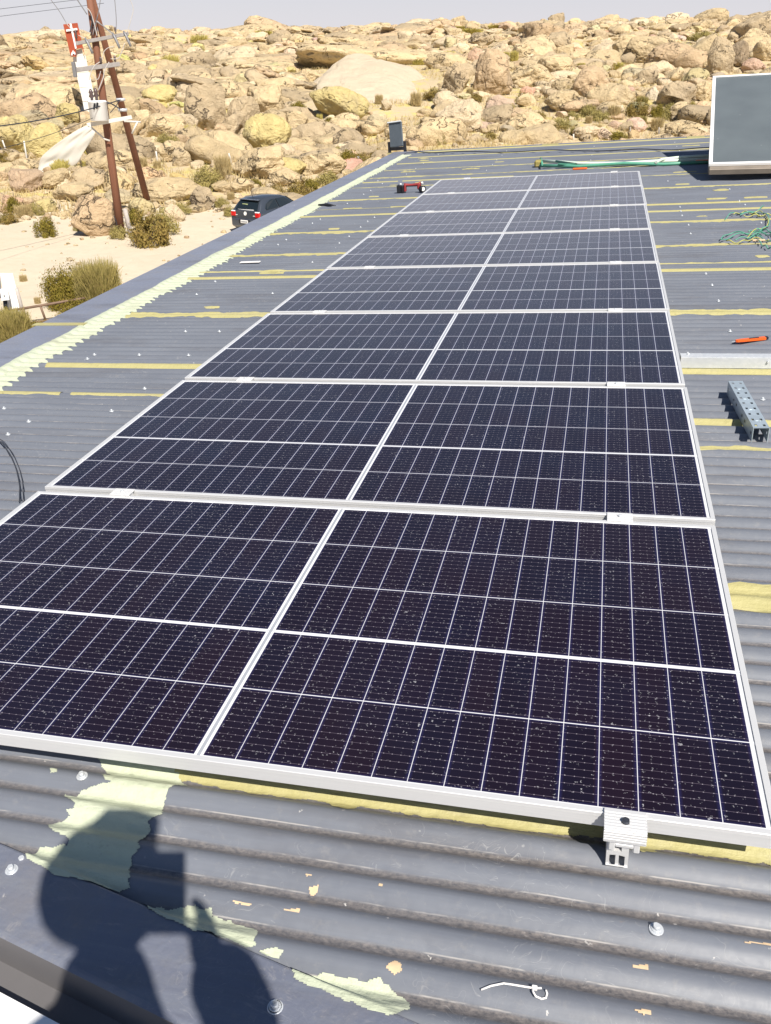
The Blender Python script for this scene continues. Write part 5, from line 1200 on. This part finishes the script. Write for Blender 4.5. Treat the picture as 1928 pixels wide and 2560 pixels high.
def ins(par, px, py, r=.06, h_=.22, off_=-.2, mat=None, down=False):
    p = lp(at_plane(px, py, pA + nv * off_, nv)); m = MB(); s_ = -1 if down else 1
    m.tube([p, p + Vector((0, 0, .3 * h_ * s_)), p + Vector((0, 0, .32 * h_ * s_)), p + Vector((0, 0, .45 * h_ * s_)), p + Vector((0, 0, .5 * h_ * s_)), p + Vector((0, 0, .62 * h_ * s_)), p + Vector((0, 0, .68 * h_ * s_)), p + Vector((0, 0, h_ * s_))], [r * .4, r * .4, r * 1.1, r * .6, r, r * .55, r * .9, r * .3], 10)
    m.build('insulator', mat or M_INS, par)
a1, _, _ = arm([(190, 109), (322, 84)], .12)
for x, y in ((290, 94), (318, 90), (222, 107)):
    p = lp(at_plane(x, y, pA - nv * .3, nv)); m = MB(); m.tube([p + Vector((-.12, 0, .16)), p + Vector((-.04, 0, 0)), p + Vector((.04, 0, -.20)), p + Vector((.09, 0, -.34))], [.03, .055, .045, .045], 9); m.build('fuse_cutout', M_WIRE, a1)
ins(a1, 290, 84, .05, .22); ins(a1, 193, 105, .05, .4)
a2, _, _ = arm([(182, 176), (300, 160)], .15)
ins(a2, 188, 176, .07, .3); ins(a2, 254, 164, .06, .3); ins(a2, 289, 160, .06, .28)
m = MB(); p = lp(at_plane(186, 174, pA - nv * .35, nv)); m.box(p, (.12, .12, .5), bev=.02); m.build('arm_bracket', M_WIRE, a2)
a3, A3a, A3b = arm([(218, 313), (330, 293)], .14, mat=M_CPOST)
m = MB()
for q in ([(222, 313), (262, 348), (275, 352)], [(345, 303), (330, 334)], [(310, 303), (352, 305)]):
    m2 = MB(); m2.tube([lp(at_plane(x, y, pA - nv * .3, nv)) for x, y in q], .035, 7); m2.build('brace', M_CPOST, frm)
for (x, y) in ((307, 275), (302, 249)):
    m2 = MB(); p = lp(at_plane(x, y, pA + nv * .3, nv)); m2.cyl(p - Vector((0, 0, .05)), p + Vector((0, 0, .05)), .175, .175, 14); m2.build('band', M_GALV, frm)
# top truss just at the upper border
m = MB()
for q in ([(100, 2), (196, -6)], [(196, -4), (330, -2)], [(120, -6), (150, 2), (175, -6)], [(235, -6), (262, 3), (300, -6)]): m.tube([lp(at_plane(x, y, pA - nv * .2, nv)) for x, y in q], .05, 7)
# transformer
tfp = lp(at_plane(250, 302, pA - nv * .55, nv)); tft = lp(at_plane(243, 254, pA - nv * .55, nv))
tf = MB(); ax_ = tft - tfp
tf.tube([tfp, tfp + ax_ * .04, tfp + ax_ * .96, tft, tft + Vector((0, 0, .04))], [.30, .335, .335, .36, .30], 20); tfo = tf.build('transformer', M_WHITE, frm)
for x, y in ((231, 254), (243, 252)):
    p = lp(at_plane(x, y, pA - nv * .55, nv)); m = MB(); m.tube([p, p + Vector((0, 0, .12)), p + Vector((0, 0, .16)), p + Vector((0, 0, .26)), p + Vector((0, 0, .3)), p + Vector((0, 0, .42))], [.05, .05, .10, .06, .09, .03], 10); m.build('bushing', M_INS, tfo)
for x, y in ((236, 266), (243, 264)):
    p = lp(at_plane(x, y, pA - nv * .92, nv)); m = MB(); m.box(p, (.06, .05, .22), Matrix.Rotation(.35, 3, 'Y'), .01); m.build('terminal', M_BLACK, tfo)
ins(frm, 268, 276, .07, .22, -.3); ins(frm, 264, 281, .06, .18, -.3)
def wire(pts_, r=.018, mat=None, par=frm, off_=-.25, sag=0.0, name='wire'):
    P = [lp(at_plane(x, y, pA + nv * off_, nv)) for x, y in pts_]; Q_ = []
    n = 8
    def cr(a, b, c, d, t): return .5 * ((2 * b) + (-a + c) * t + (2 * a - 5 * b + 4 * c - d) * t * t + (-a + 3 * b - 3 * c + d) * t ** 3)
    q = [P[0]] + P + [P[-1]]
    for i in range(len(P) - 1):
        for k in range(n): Q_.append(cr(q[i], q[i + 1], q[i + 2], q[i + 3], k / n))
    Q_.append(P[-1]); m = MB(); m.tube(Q_, r, 6); return m.build(name, mat or M_WIRE, par)
PWT = plain('pale_insulated_wire', (.45, .43, .41), .6)
for pts_, r, mt in (([(285, 116), (270, 120), (260, 130), (256, 150)], .013, PWT), ([(312, 108), (300, 140), (290, 147), (277, 147)], .013, PWT), ([(250, 155), (236, 165), (227, 182), (224, 200)], .017, PWT), ([(273, 155), (262, 175), (258, 195), (246, 226)], .019, PWT), ([(252, 178), (247, 195), (241, 198), (232, 186)], .014, PWT),
                    ([(290, 82), (291, 50), (288, 10), (285, -20)], .014, M_WIRE), ([(316, 84), (328, 48), (333, 20), (322, -8)], .014, PWT), ([(239, 52), (262, 68), (290, 90)], .022, M_WIRE), ([(243, 52), (276, 82), (290, 92)], .012, PWT), ([(168, 62), (150, 30), (125, -4)], .014, M_WIRE), ([(163, 55), (180, 75)], .014, PWT),
                    ([(190, -6), (218, 36)], .022, M_WIRE), ([(252, -6), (245, 36), (232, 88)], .016, M_WIRE), ([(245, 40), (238, 60), (225, 90)], .016, M_DARKM), ([(217, 20), (226, 30), (236, 60), (243, 90)], .02, PWT),
                    ([(222, 28), (229, 40), (230, 58), (225, 80)], .025, M_DARKM), ([(240, 262), (262, 256), (276, 258), (300, 272)], .025, M_DARKM), ([(276, 282), (290, 265), (300, 250)], .016, M_DARKM), ([(234, 262), (225, 268), (235, 282), (262, 283)], .018, M_DARKM), ([(285, 540), (291, 555), (296, 580)], .02, M_DARKM), ([(196, 88), (215, 98), (222, 108)], .014, PWT)):
    wire(pts_, r, mt)
m.build('top_truss', M_WIRE, frm) if False else None
tt = MB()
for q in ([(100, 2), (196, -6)], [(196, -4), (330, -2)]): tt.tube([lp(at_plane(x, y, pA - nv * .2, nv)) for x, y in q], .05, 7)
tt.build('top_arm', M_WIRE, frm) if False else None
# long service lines
def line_between(a, b, sag, r, label):
    a, b = Vector(a), Vector(b); m = MB(); m.tube([a.lerp(b, t) - Vector((0, 0, sag * 4 * t * (1 - t))) for t in np.linspace(0, 1, 24)], r, 5); o = m.build('overhead_wire', M_DARKM); tag(o, label, 'wire', 'overhead wires'); return o
line_between(at_plane(303, 249, pA, nv), at_r(-300, 330, 30), .3, .02, 'dark service cable running from the poles to the left edge across the boulders')
line_between(at_plane(265, 280, pA, nv), at_r(-300, 420, 28), .3, .010, 'thin lower service wire running from the transformer to the left edge')
line_between(at_r(-200, 46, 60), at_r(240, -6, 60), .0, .012, 'thin power line low in the sky at the top left corner')
line_between(at_r(-200, 66, 60), at_r(260, 8, 60), .0, .012, 'second thin power line under the first in the top left sky')

# ------------------------------------------------------------------ monument: white stepped pillar with a red cross board
mp, ms = base_at(236, 330); mr_ = (Vector(CW) - mp).length + 3.0
mb_ = at_r(228, 300, mr_); mnv = Vector((mb_.x - CW[0], mb_.y - CW[1], 0)).normalized()
def mpt(x, y, off_=0): return at_plane(x, y, mb_ + mnv * off_, mnv)
mon = empty('monument', (mb_.x, mb_.y, float(T(mb_.x, mb_.y))), label='white block pillar topped by a rust red board with a white cross, behind the poles', cat='monument'); m0 = mon.location.copy()
def quadprism(name, pts_, depth, mat, off_=0.0, par=None):
    F_ = [mpt(x, y, off_) - m0 for x, y in pts_]; B = [p + mnv * depth for p in F_]; n = len(F_)
    m = MB(); m.add(F_ + B, [tuple(range(n)), tuple(range(n, 2 * n))[::-1]] + [(i, n + i, n + (i + 1) % n, (i + 1) % n) for i in range(n)]); return m.build(name, mat, par or mon)
blocks = [[(183, 143), (213, 137), (216, 148), (183, 150)], [(183, 150), (216, 147), (222, 179), (190, 182)], [(191, 183), (224, 180), (231, 217), (199, 219)], [(199, 220), (231, 217), (238, 250), (207, 254)], [(207, 255), (238, 251), (250, 300), (216, 302)]]
for b_ in blocks: quadprism('block', b_, 1.2, M_CREAM)
quadprism('pillar_cap', [(184, 141), (189, 125), (205, 121), (208, 138)], 1.1, M_CREAM)
quadprism('side_post', [(202, 275), (207, 262), (216, 296), (208, 300)], .5, M_DARKM, -.1)
quadprism('board', [(158, 61), (194, 57), (212, 137), (205, 120), (190, 123), (191, 142), (177, 141)], .12, M_RED, -.3)
bd = [c for c in mon.children if c.name.startswith('board')][0]
quadprism('cross_upright', [(174, 59), (179, 59), (192, 121), (188, 122)], .05, M_WHITE, -.38, bd)
quadprism('cross_bar', [(165, 74), (193, 70), (194, 75), (166, 79)], .05, M_WHITE, -.42, bd)
quadprism('animal_emblem', [(178, 138), (179, 131), (181, 130), (182, 126), (184, 126), (184, 130), (187, 129), (188, 131), (189, 135), (187, 138), (186, 134), (182, 135), (181, 139)], .04, M_WHITE, -.36, bd)
# ------------------------------------------------------------------ white tarpaulin
tpts = [(219, 312), (236, 326), (231, 345), (205, 372), (198, 398), (186, 418), (165, 424), (140, 420), (110, 418), (94, 430), (92, 440), (96, 425), (101, 392), (116, 379), (150, 352), (180, 330)]
tpB, _ = hit(140, 432); ddt = (tpB - Vector(CW)).length; tnv = Vector((tpB.x - CW[0], tpB.y - CW[1], 0)).normalized()
rows = [((219, 312), (240, 330)), ((190, 326), (234, 345)), ((165, 343), (222, 362)), ((140, 359), (205, 388)), ((118, 378), (197, 408)), ((104, 390), (180, 420)), ((100, 400), (140, 424)), ((94, 428), (100, 438))]
NC = 9; V = []
for i, (a, b) in enumerate(rows):
    for j in range(NC):
        t = j / (NC - 1); x = a[0] + (b[0] - a[0]) * t; y = a[1] + (b[1] - a[1]) * t
        off_ = -.35 * t + .06 * math.sin(i * 1.9 + j * 1.3) + .04 * math.sin(j * 2.7)
        V.append(at_plane(x, y, tpB + tnv * (off_ + .1 * i), tnv))
m = MB(); m.add(V, [(i * NC + j, i * NC + j + 1, (i + 1) * NC + j + 1, (i + 1) * NC + j) for i in range(len(rows) - 1) for j in range(NC - 1)], True)
tp_ = m.build('tarpaulin', M_TARP); mod = tp_.modifiers.new('s', 'SOLIDIFY'); mod.thickness = .05; mod2 = tp_.modifiers.new('u', 'SUBSURF'); mod2.levels = mod2.render_levels = 2
tag(tp_, 'white tarpaulin sheet stretched down over rocks left of the poles', 'tarpaulin')

# ------------------------------------------------------------------ fence posts, railing, meter pillar
FP = [((20, 390), (6, 350), .05, M_CPOST), ((70, 413), (60, 352), .05, M_CPOST), ((116, 376), (113, 366), .05, M_CPOST), ((231, 420), (225, 383), .05, M_CPOST), ((395, 408), (390, 378), .05, M_CPOST), ((580, 412), (572, 383), .05, M_CPOST), ((1434, 356), (1434, 335), .06, M_CPOST), ((1575, 347), (1576, 318), .035, M_POST), ((1647, 343), (1648, 318), .035, M_POST), ((1722, 338), (1724, 312), .035, M_POST), ((328, 588), (312, 522), .10, M_POST), ((898, 424), (896, 391), .075, M_WHITE), ((761, 388), (757, 373), .04, M_CPOST),
      ((141, 752), (129, 711), .065, M_CPOST), ((184, 772), (178, 757), .04, M_POST), ((62, 798), (41, 720), .05, M_POST)]
FL = ['pale fence post at the far left edge in front of the yellow boulders', 'pale fence post between the pair of yellow lichened boulders', 'short pale post tip behind the tarpaulin', 'pale fence post right of the white tarpaulin', 'pale fence post right of the leaning pole', 'pale fence post above the long tilted slab', 'pale fence post just above the far roof edge', 'thin fence post left of the low wide boulder', 'thin fence post on the low wide boulder', 'thin fence post nearest the solar collector', 'leaning grey timber post beside the upright pole foot', 'white post standing by the roof edge among green bushes', 'small pale post tip above the broad tan boulder', 'pale post in front of the dense green bush in the yard', 'small post low in the broom shrub', 'thin grey post beside the white meter pillar']
for (b, t_, r, mt), lab in zip(FP, FL):
    p, s_ = base_at(*b); nn = Vector((p.x - CW[0], p.y - CW[1], 0)).normalized(); q = at_plane(t_[0], t_[1], p, nn); m = MB(); m.tube([p - Vector((0, 0, .1)), (p + q) / 2, q], [r, r * .96, r * .9], 8); tag(m.build('fence_post', mt), lab, 'fence post', 'fence posts')
yp, _ = base_at(60, 800); yr = (yp - Vector(CW)).length; yn = Vector((yp.x - CW[0], yp.y - CW[1], 0)).normalized()
def yq(x, y, o=0): return at_plane(x, y, yp + yn * o, yn)
mpz = empty('meter_pillar', yq(45, 800), label='white concrete pillar with white meter box and black conduit at the left edge', cat='pillar'); z0 = mpz.location.copy()
def yprism(name, pts_, dep, mat, off_=0., par=None):
    F_ = [yq(x, y, off_) - z0 for x, y in pts_]; B = [p + yn * dep for p in F_]; n = len(F_)
    m = MB(); m.add(F_ + B, [tuple(range(n)), tuple(range(n, 2 * n))[::-1]] + [(i, n + i, n + (i + 1) % n, (i + 1) % n) for i in range(n)]); return m.build(name, mat, par or mpz)
yprism('pillar', [(2, 692), (34, 692), (60, 802), (22, 802), (18, 775)], .5, M_WHITE)
bx = yprism('meter_box', [(0, 725), (20, 725), (24, 750), (4, 752)], .25, M_WHITE, -.3)
yprism('keyhole', [(9.5, 738), (11.5, 738), (11.5, 741), (9.5, 741)], .02, M_BLACK, -.33, bx)
m = MB(); m.tube([yq(x, y, -.15) - z0 for x, y in ((13, 750), (14, 765), (19, 779), (26, 792), (30, 802))], .055, 8); m.build('conduit', M_BLACK, mpz)
m = MB(); m.tube([yq(x, y, -.15) - z0 for x, y in ((-3, 690), (0, 715), (2, 745))], .03, 8); m.build('riser_pipe', M_WIRE, mpz)
rl_ = empty('pipe_railing', yq(24, 776), label='low rusty pipe railing between the white pillar and the roof edge', cat='railing'); r0_ = rl_.location.copy()
for a, b in (((24, 777), (262, 737)), ((35, 813), (140, 798))): m = MB(); m.tube([yq(*a, -.6) - r0_, yq(*b, -.6) - r0_], .035, 8); m.build('rail', M_RAILING, rl_)
for a, b in (((57, 771), (64, 805)), ((101, 764), (114, 800))): m = MB(); m.tube([yq(*a, -.6) - r0_, yq(*b, -.6) - r0_], .030, 8); m.build('upright', M_RAILING, rl_)
m = MB(); p = yq(38, 808, -.9) - r0_; m.tube([yq(30, 803, -.7) - r0_, yq(38, 845, -.7) - r0_], .035, 8); m.build('upright', M_RAILING, rl_)

# ------------------------------------------------------------------ parked hatchback
cb, _ = base_at(612, 588)
cp_ = at_r(612, 588, (cb - Vector(CW)).length)
view = Vector((ray(612, 560)[0], ray(612, 560)[1], 0)).normalized(); right = Vector((view.y, -view.x, 0))
hd = (view * math.cos(math.radians(40)) + right * math.sin(math.radians(40))).normalized()
car = empty('parked_car', cp_ + hd * .15, math.atan2(hd.y, hd.x), 'dark grey hatchback parked on the sand beside the roof edge, rear toward us', 'car')
car.location.z = float(T(car.location.x, car.location.y)); car.scale = (.93, .93, .95)
# body: x forward from the tail (0) to the nose (3.9), y left, lofted sections of (x, halfwidth at sill, at belt, roof halfwidth, belt z, roof z)
def section(x):
    pts_ = [(0, .30, .74, .80, .60, .93), (.06, .22, .79, .825, .66, .95), (.5, .20, .81, .83, .72, .96), (1.6, .20, .82, .835, .74, .95), (2.6, .20, .82, .83, .74, .93), (3.3, .22, .79, .80, .70, .86), (3.75, .26, .72, .74, .62, .70), (3.88, .34, .62, .64, .5, .62)]
    for a, b in zip(pts_, pts_[1:]):
        if a[0] <= x <= b[0]:
            t = (x - a[0]) / (b[0] - a[0]); return [p + (q - p) * t for p, q in zip(a, b)]
    return pts_[-1]
xs_ = [0, .03, .06, .15, .3, .5, .8, 1.1, 1.4, 1.7, 2.0, 2.3, 2.6, 2.85, 3.1, 3.3, 3.5, 3.65, 3.78, 3.85, 3.88]
V = []; n = 14
for x in xs_:
    _, zb_, w0, w1, zw, zt_ = section(x)
    half = [(0, zb_), (w0 * .8, zb_), (w0, zb_ + .06), (w1, (zb_ + zt_) / 2), (w1 * .995, zt_ - .14), (w1 * .96, zt_ - .03), (w1 * .88, zt_), (0, zt_ + .03)]
    ring = half + [(-a, b) for a, b in half[-2:0:-1]]
    V += [(x, a, b) for a, b in ring]; n = len(ring)
m = MB(); m.add(V, [(i * n + k, i * n + (k + 1) % n, (i + 1) * n + (k + 1) % n, (i + 1) * n + k) for i in range(len(xs_) - 1) for k in range(n)], True); m.add([V[k] for k in range(n)], [tuple(range(n))[::-1]]); m.add([V[-n + k] for k in range(n)], [tuple(range(n))]); m.build('body', M_CARPAINT, car)
# cabin
cab = [(.10, .94, .74), (.30, 1.22, .66), (.48, 1.37, .60), (.8, 1.43, .59), (1.3, 1.45, .59), (1.9, 1.42, .58), (2.2, 1.34, .58), (2.55, 1.14, .64), (2.92, .93, .72)]
V = []
for x, z, w in cab:
    ring = [(.74, .90), (.735, .94), (w + .015, z - .05), (w - .03, z - .012), (0, z + .012)]
    ring = [(max(w, .5) if i > 1 else .76, b) for i, (a, b) in enumerate(ring)]
    r5 = [(.77, .88), (.765, .93), (w + .01, max(z - .05, .932)), (w - .05, max(z - .01, .934)), (0, max(z + .012, .936))]
    full = r5 + [(-a, b) for a, b in r5[-2::-1]]; V += [(x, a, b) for a, b in full]; n = len(full)
m = MB(); m.add(V, [(i * n + k, i * n + k + 1, (i + 1) * n + k + 1, (i + 1) * n + k) for i in range(len(cab) - 1) for k in range(n - 1)], True); m.build('cabin', M_CARPAINT, car)
# rear window, side windows, windscreen slightly proud
def cq(name, pts_, mat, par=None): m = MB(); m.add(pts_, [tuple(range(len(pts_)))]); o = m.build(name, mat, par or car); md = o.modifiers.new('s', 'SOLIDIFY'); md.thickness = .012; md.offset = 0; return o
rwn = cq('rear_window', [(.085, .60, .965), (.085, -.60, .965), (.31, -.54, 1.27), (.36, -.50, 1.30), (.36, .50, 1.30), (.31, .54, 1.27)], M_GLASS)
cq('rear_sticker', [(.20, .32, 1.11), (.20, .02, 1.11), (.255, .02, 1.20), (.255, .32, 1.20)], plain('pale_green_card', (.30, .34, .16), .7), rwn)
m = MB(); m.tube([(.075, .45, .985), (.07, .1, .98), (.075, -.42, .99)], .012, 6); m.build('wiper', M_ZIP, rwn)
cq('windscreen', [(2.96, .64, .95), (2.96, -.64, .95), (2.30, -.52, 1.32), (2.30, .52, 1.32)], M_GLASS)
for s_ in (-1, 1):
    cq('side_window', [(.50, s_ * .742, 1.02), (.62, s_ * .715, 1.20), (.95, s_ * .665, 1.33), (1.26, s_ * .655, 1.34), (1.38, s_ * .77, .99), (.55, s_ * .772, .97)], M_GLASS)
    cq('side_window', [(1.46, s_ * .772, .99), (1.34, s_ * .655, 1.34), (1.95, s_ * .66, 1.33), (2.25, s_ * .69, 1.20), (2.60, s_ * .765, .98)], M_GLASS)
    tlm = MB(); tlm.box((.045, s_ * .67, .80), (.16, .27, .20), bev=.03); tlm.build('tail_lamp', M_LAMP, car)
    tlm = MB(); tlm.box((.03, s_ * .66, .915), (.14, .22, .045), bev=.015); tlm.build('reversing_lamp', M_WHITE, car)
    mm = MB(); mm.sphere((2.45, s_ * .90, 1.0), (.07, .10, .07), 10, 6); mm.build('mirror', M_CARPAINT, car)
    mm = MB(); mm.box((1.28, s_ * .842, .84), (.18, .03, .035), bev=.01); mm.build('door_handle', M_BLACK, car)
    for x in (.68, 3.12):
        w = MB(); w.tube([(x, s_ * .64, .30), (x, s_ * .66, .30), (x, s_ * .80, .30), (x, s_ * .825, .30)], [.27, .30, .30, .27], 22); wo = w.build('wheel', M_TYRE, car)
        w = MB(); w.tube([(x, s_ * .80, .30), (x, s_ * .832, .30)], [.20, .18], 18); w.build('rim', M_GALV, wo)
m = MB(); m.box((-.02, 0, .46), (.14, 1.54, .34), bev=.06); m.build('bumper', M_CARPAINT, car)
m = MB(); m.box((-.095, 0, .52), (.02, .62, .17), bev=.01); m.build('plate_recess', M_BLACK, car)
m = MB(); m.box((-.112, 0, .52), (.014, .40, .13), bev=.004); pl = m.build('number_plate', M_WHITE, car)
for k in range(6): m = MB(); m.box((-.121, .145 - k * .058, .515), (.004, .03, .06)); m.build('character', M_BLACK, pl)
m = MB(); m.box((.37, 0, 1.36), (.20, 1.06, .03), bev=.012); m.build('spoiler', M_CARPAINT, car)
m = MB(); m.tube([(.62, 0, 1.42), (.50, 0, 1.64)], [.012, .005], 6); m.build('antenna', M_BLACK, car)
m = MB(); a_ = [(.0 - .008, .072 * math.cos(t), .84 + .072 * math.sin(t)) for t in np.linspace(0, 2 * math.pi, 25)]; m.tube(a_, .010, 6, False); m.tube([(-.01, .045, .885), (-.01, .018, .80), (-.01, 0, .845), (-.01, -.018, .80), (-.01, -.045, .885)], .008, 5); m.cyl((.0, 0, .84), (-.004, 0, .84), .068, .068, 20); m.build('emblem', M_ZIP, car)
for y in (-.5, .52): m = MB(); m.box((-.006, y, .765), (.008, .16, .022)); m.build('badge', M_ZIP, car)

# ------------------------------------------------------------------ the photographer behind the camera (casts the shadow on the roof)
per = empty('person', (1.93, -1.43, -.118), label='person in jacket and cap holding up a phone, standing on the white roof', cat='person', roof=True)
def skin(name, verts, edges, radii, mat, par, sub=2, root=0):
    me = bpy.data.meshes.new(name); me.from_pydata(verts, edges, []); o = bpy.data.objects.new(name, me); COL.objects.link(o); o.parent = par
    sk = o.modifiers.new('skin', 'SKIN'); sk.use_smooth_shade = True
    if me.skin_vertices: pass
    for i, r in enumerate(radii):
        sv = me.skin_vertices[0].data[i] if len(me.skin_vertices) else None
        if sv: sv.radius = (r, r) if not isinstance(r, tuple) else r; sv.use_root = (i == root)
    ss_ = o.modifiers.new('sub', 'SUBSURF'); ss_.levels = ss_.render_levels = sub; me.materials.append(mat); return o
M_SKIN = plain('skin', (.42, .25, .17), .6, var=.05); M_JACKET = plain('dark_jacket', (.06, .07, .10), .9); M_TROUS = plain('work_trousers', (.05, .05, .06), .9)

cl = Vector(CAM) - per.location            # camera in the person's frame
# feet are z=0; camera z about 1.41
hL = Vector((cl.x - .055, cl.y - .035, cl.z - .085)); hR = Vector((cl.x + .04, cl.y - .035, cl.z - .085))
BV = [(-.02, -.06, .86), (-.03, -.06, .98), (-.02, -.03, 1.09), (-.03, .0, 1.20), (-.04, .05, 1.32), (-.03, .07, 1.46),
      (-.19, -.02, 1.18), (-.13, .12, 1.08), tuple(hL + Vector((-.02, -.05, -.05))), (.14, -.01, 1.20), (.215, .06, 1.32), tuple(hR + Vector((.055, -.04, -.01))),
      (-.12, -.06, .80), (-.13, .02, .44), (-.13, -.02, .08), (-.14, .14, .035), (.08, -.06, .80), (.10, .02, .44), (.12, -.02, .08), (.13, .14, .035)]
BE = [(0, 1), (1, 2), (2, 3), (3, 4), (4, 5), (3, 6), (6, 7), (7, 8), (3, 9), (9, 10), (10, 11), (0, 12), (12, 13), (13, 14), (14, 15), (0, 16), (16, 17), (17, 18), (18, 19)]
BR = [.15, .15, .175, .145, .088, .085, .08, .065, .06, .095, .070, .064, .11, .075, .05, .045, .11, .075, .05, .045]
skin('body', BV, BE, BR, M_JACKET, per)
m = MB(); hc = Vector((-.02, .08, 1.60)); m.sphere(hc, (.085, .105, .125), 20, 14)
m.sphere(hc + Vector((0, .105, -.01)), (.016, .022, .03), 8, 6); m.sphere(hc + Vector((-.088, 0, -.01)), (.012, .02, .03), 8, 6); m.sphere(hc + Vector((.088, 0, -.01)), (.012, .02, .03), 8, 6); m.sphere(hc + Vector((0, .06, -.09)), (.05, .045, .035), 10, 6)
hd_ = m.build('head', M_SKIN, per)
for s_ in (-1, 1): e_ = MB(); e_.sphere(hc + Vector((s_ * .033, .090, .012)), (.014, .010, .009), 8, 6); e_.build('eye', M_WHITE, hd_)
m = MB(); m.box(hc + Vector((0, .098, -.058)), (.045, .008, .008), bev=.003); m.build('mouth', plain('lips', (.35, .14, .12), .5), hd_)
m = MB(); m.sphere(hc + Vector((0, -.005, .03)), (.112, .125, .11), 20, 12); m.prism([(-.085, .07), (-.06, .135), (0, .145), (.06, .135), (.085, .07)], hc.z + .045, hc.z + .06, Matrix.Translation((hc.x, hc.y - .0, 0))); m.build('cap', M_JACKET, per)
for s_, hh0 in ((-1, hL), (1, hR)):
    fv = [tuple(hh0 + Vector((s_ * .045, -.06, -.035))), tuple(hh0 + Vector((s_ * .03, -.025, -.015))), tuple(hh0 + Vector((s_ * .02, .0, 0)))]; fe = [(0, 1), (1, 2)]; fr = [.026, .03, .024]
    for k in range(4):
        z = .03 - k * .02; b_ = len(fv); Lk = (.9, 1.0, .95, .75)[k]
        fv += [tuple(hh0 + Vector((s_ * .018, .018 * Lk, z))), tuple(hh0 + Vector((s_ * .004, .030 * Lk, z * 1.05))), tuple(hh0 + Vector((-s_ * .016 * Lk, .030, z * 1.05)))]; fe += [(2, b_), (b_, b_ + 1), (b_ + 1, b_ + 2)]; fr += [.010, .0085, .0075]
    b_ = len(fv); fv += [tuple(hh0 + Vector((s_ * .012, -.02, .012))), tuple(hh0 + Vector((-s_ * .012, -.012, .014))), tuple(hh0 + Vector((-s_ * .03, -.006, .012)))]; fe += [(1, b_), (b_, b_ + 1), (b_ + 1, b_ + 2)]; fr += [.012, .010, .0085]
    skin('hand', fv, fe, fr, M_SKIN, per, 1)
ph = MB(); fw_ = Vector(RC[2]); dn_ = Vector(RC[1]); rt_ = Vector(RC[0])
Mp = Matrix((rt_, dn_, fw_)).transposed(); ph.box((0, 0, 0), (.075, .155, .008), Mp, .003)
pho = ph.build('phone', M_BLACK, roof=True); pho.location = Vector(CAM) - fw_ * .012 + dn_ * .020 - rt_ * .012; tag(pho, 'black phone held up in both hands by the person behind the camera', 'phone')

# ------------------------------------------------------------------ bring everything built in the roof frame into the level world
bpy.context.view_layer.update()
for o in ROOFERS:
    o.matrix_world = G4 @ o.matrix_basis

# labels that came out alike are told apart by their place in the picture
same = {}
for o in S.objects:
    if o.parent is None and 'label' in o.keys(): same.setdefault(o['label'], []).append(o)
for lab, L in same.items():
    if len(L) < 2: continue
    L.sort(key=lambda o: to_px(np.array(o.matrix_world.translation))[0][0])
    names = {2: ['leftmost', 'rightmost'], 3: ['leftmost', 'middle', 'rightmost'], 4: ['first', 'second', 'third', 'fourth']}.get(len(L), ['first', 'second', 'third', 'fourth', 'fifth', 'sixth', 'seventh', 'eighth'])
    for n_, o in zip(names, L): o['label'] = (n_ + ' ' + lab) if len(L) < 4 else (n_ + ' from the left ' + lab)
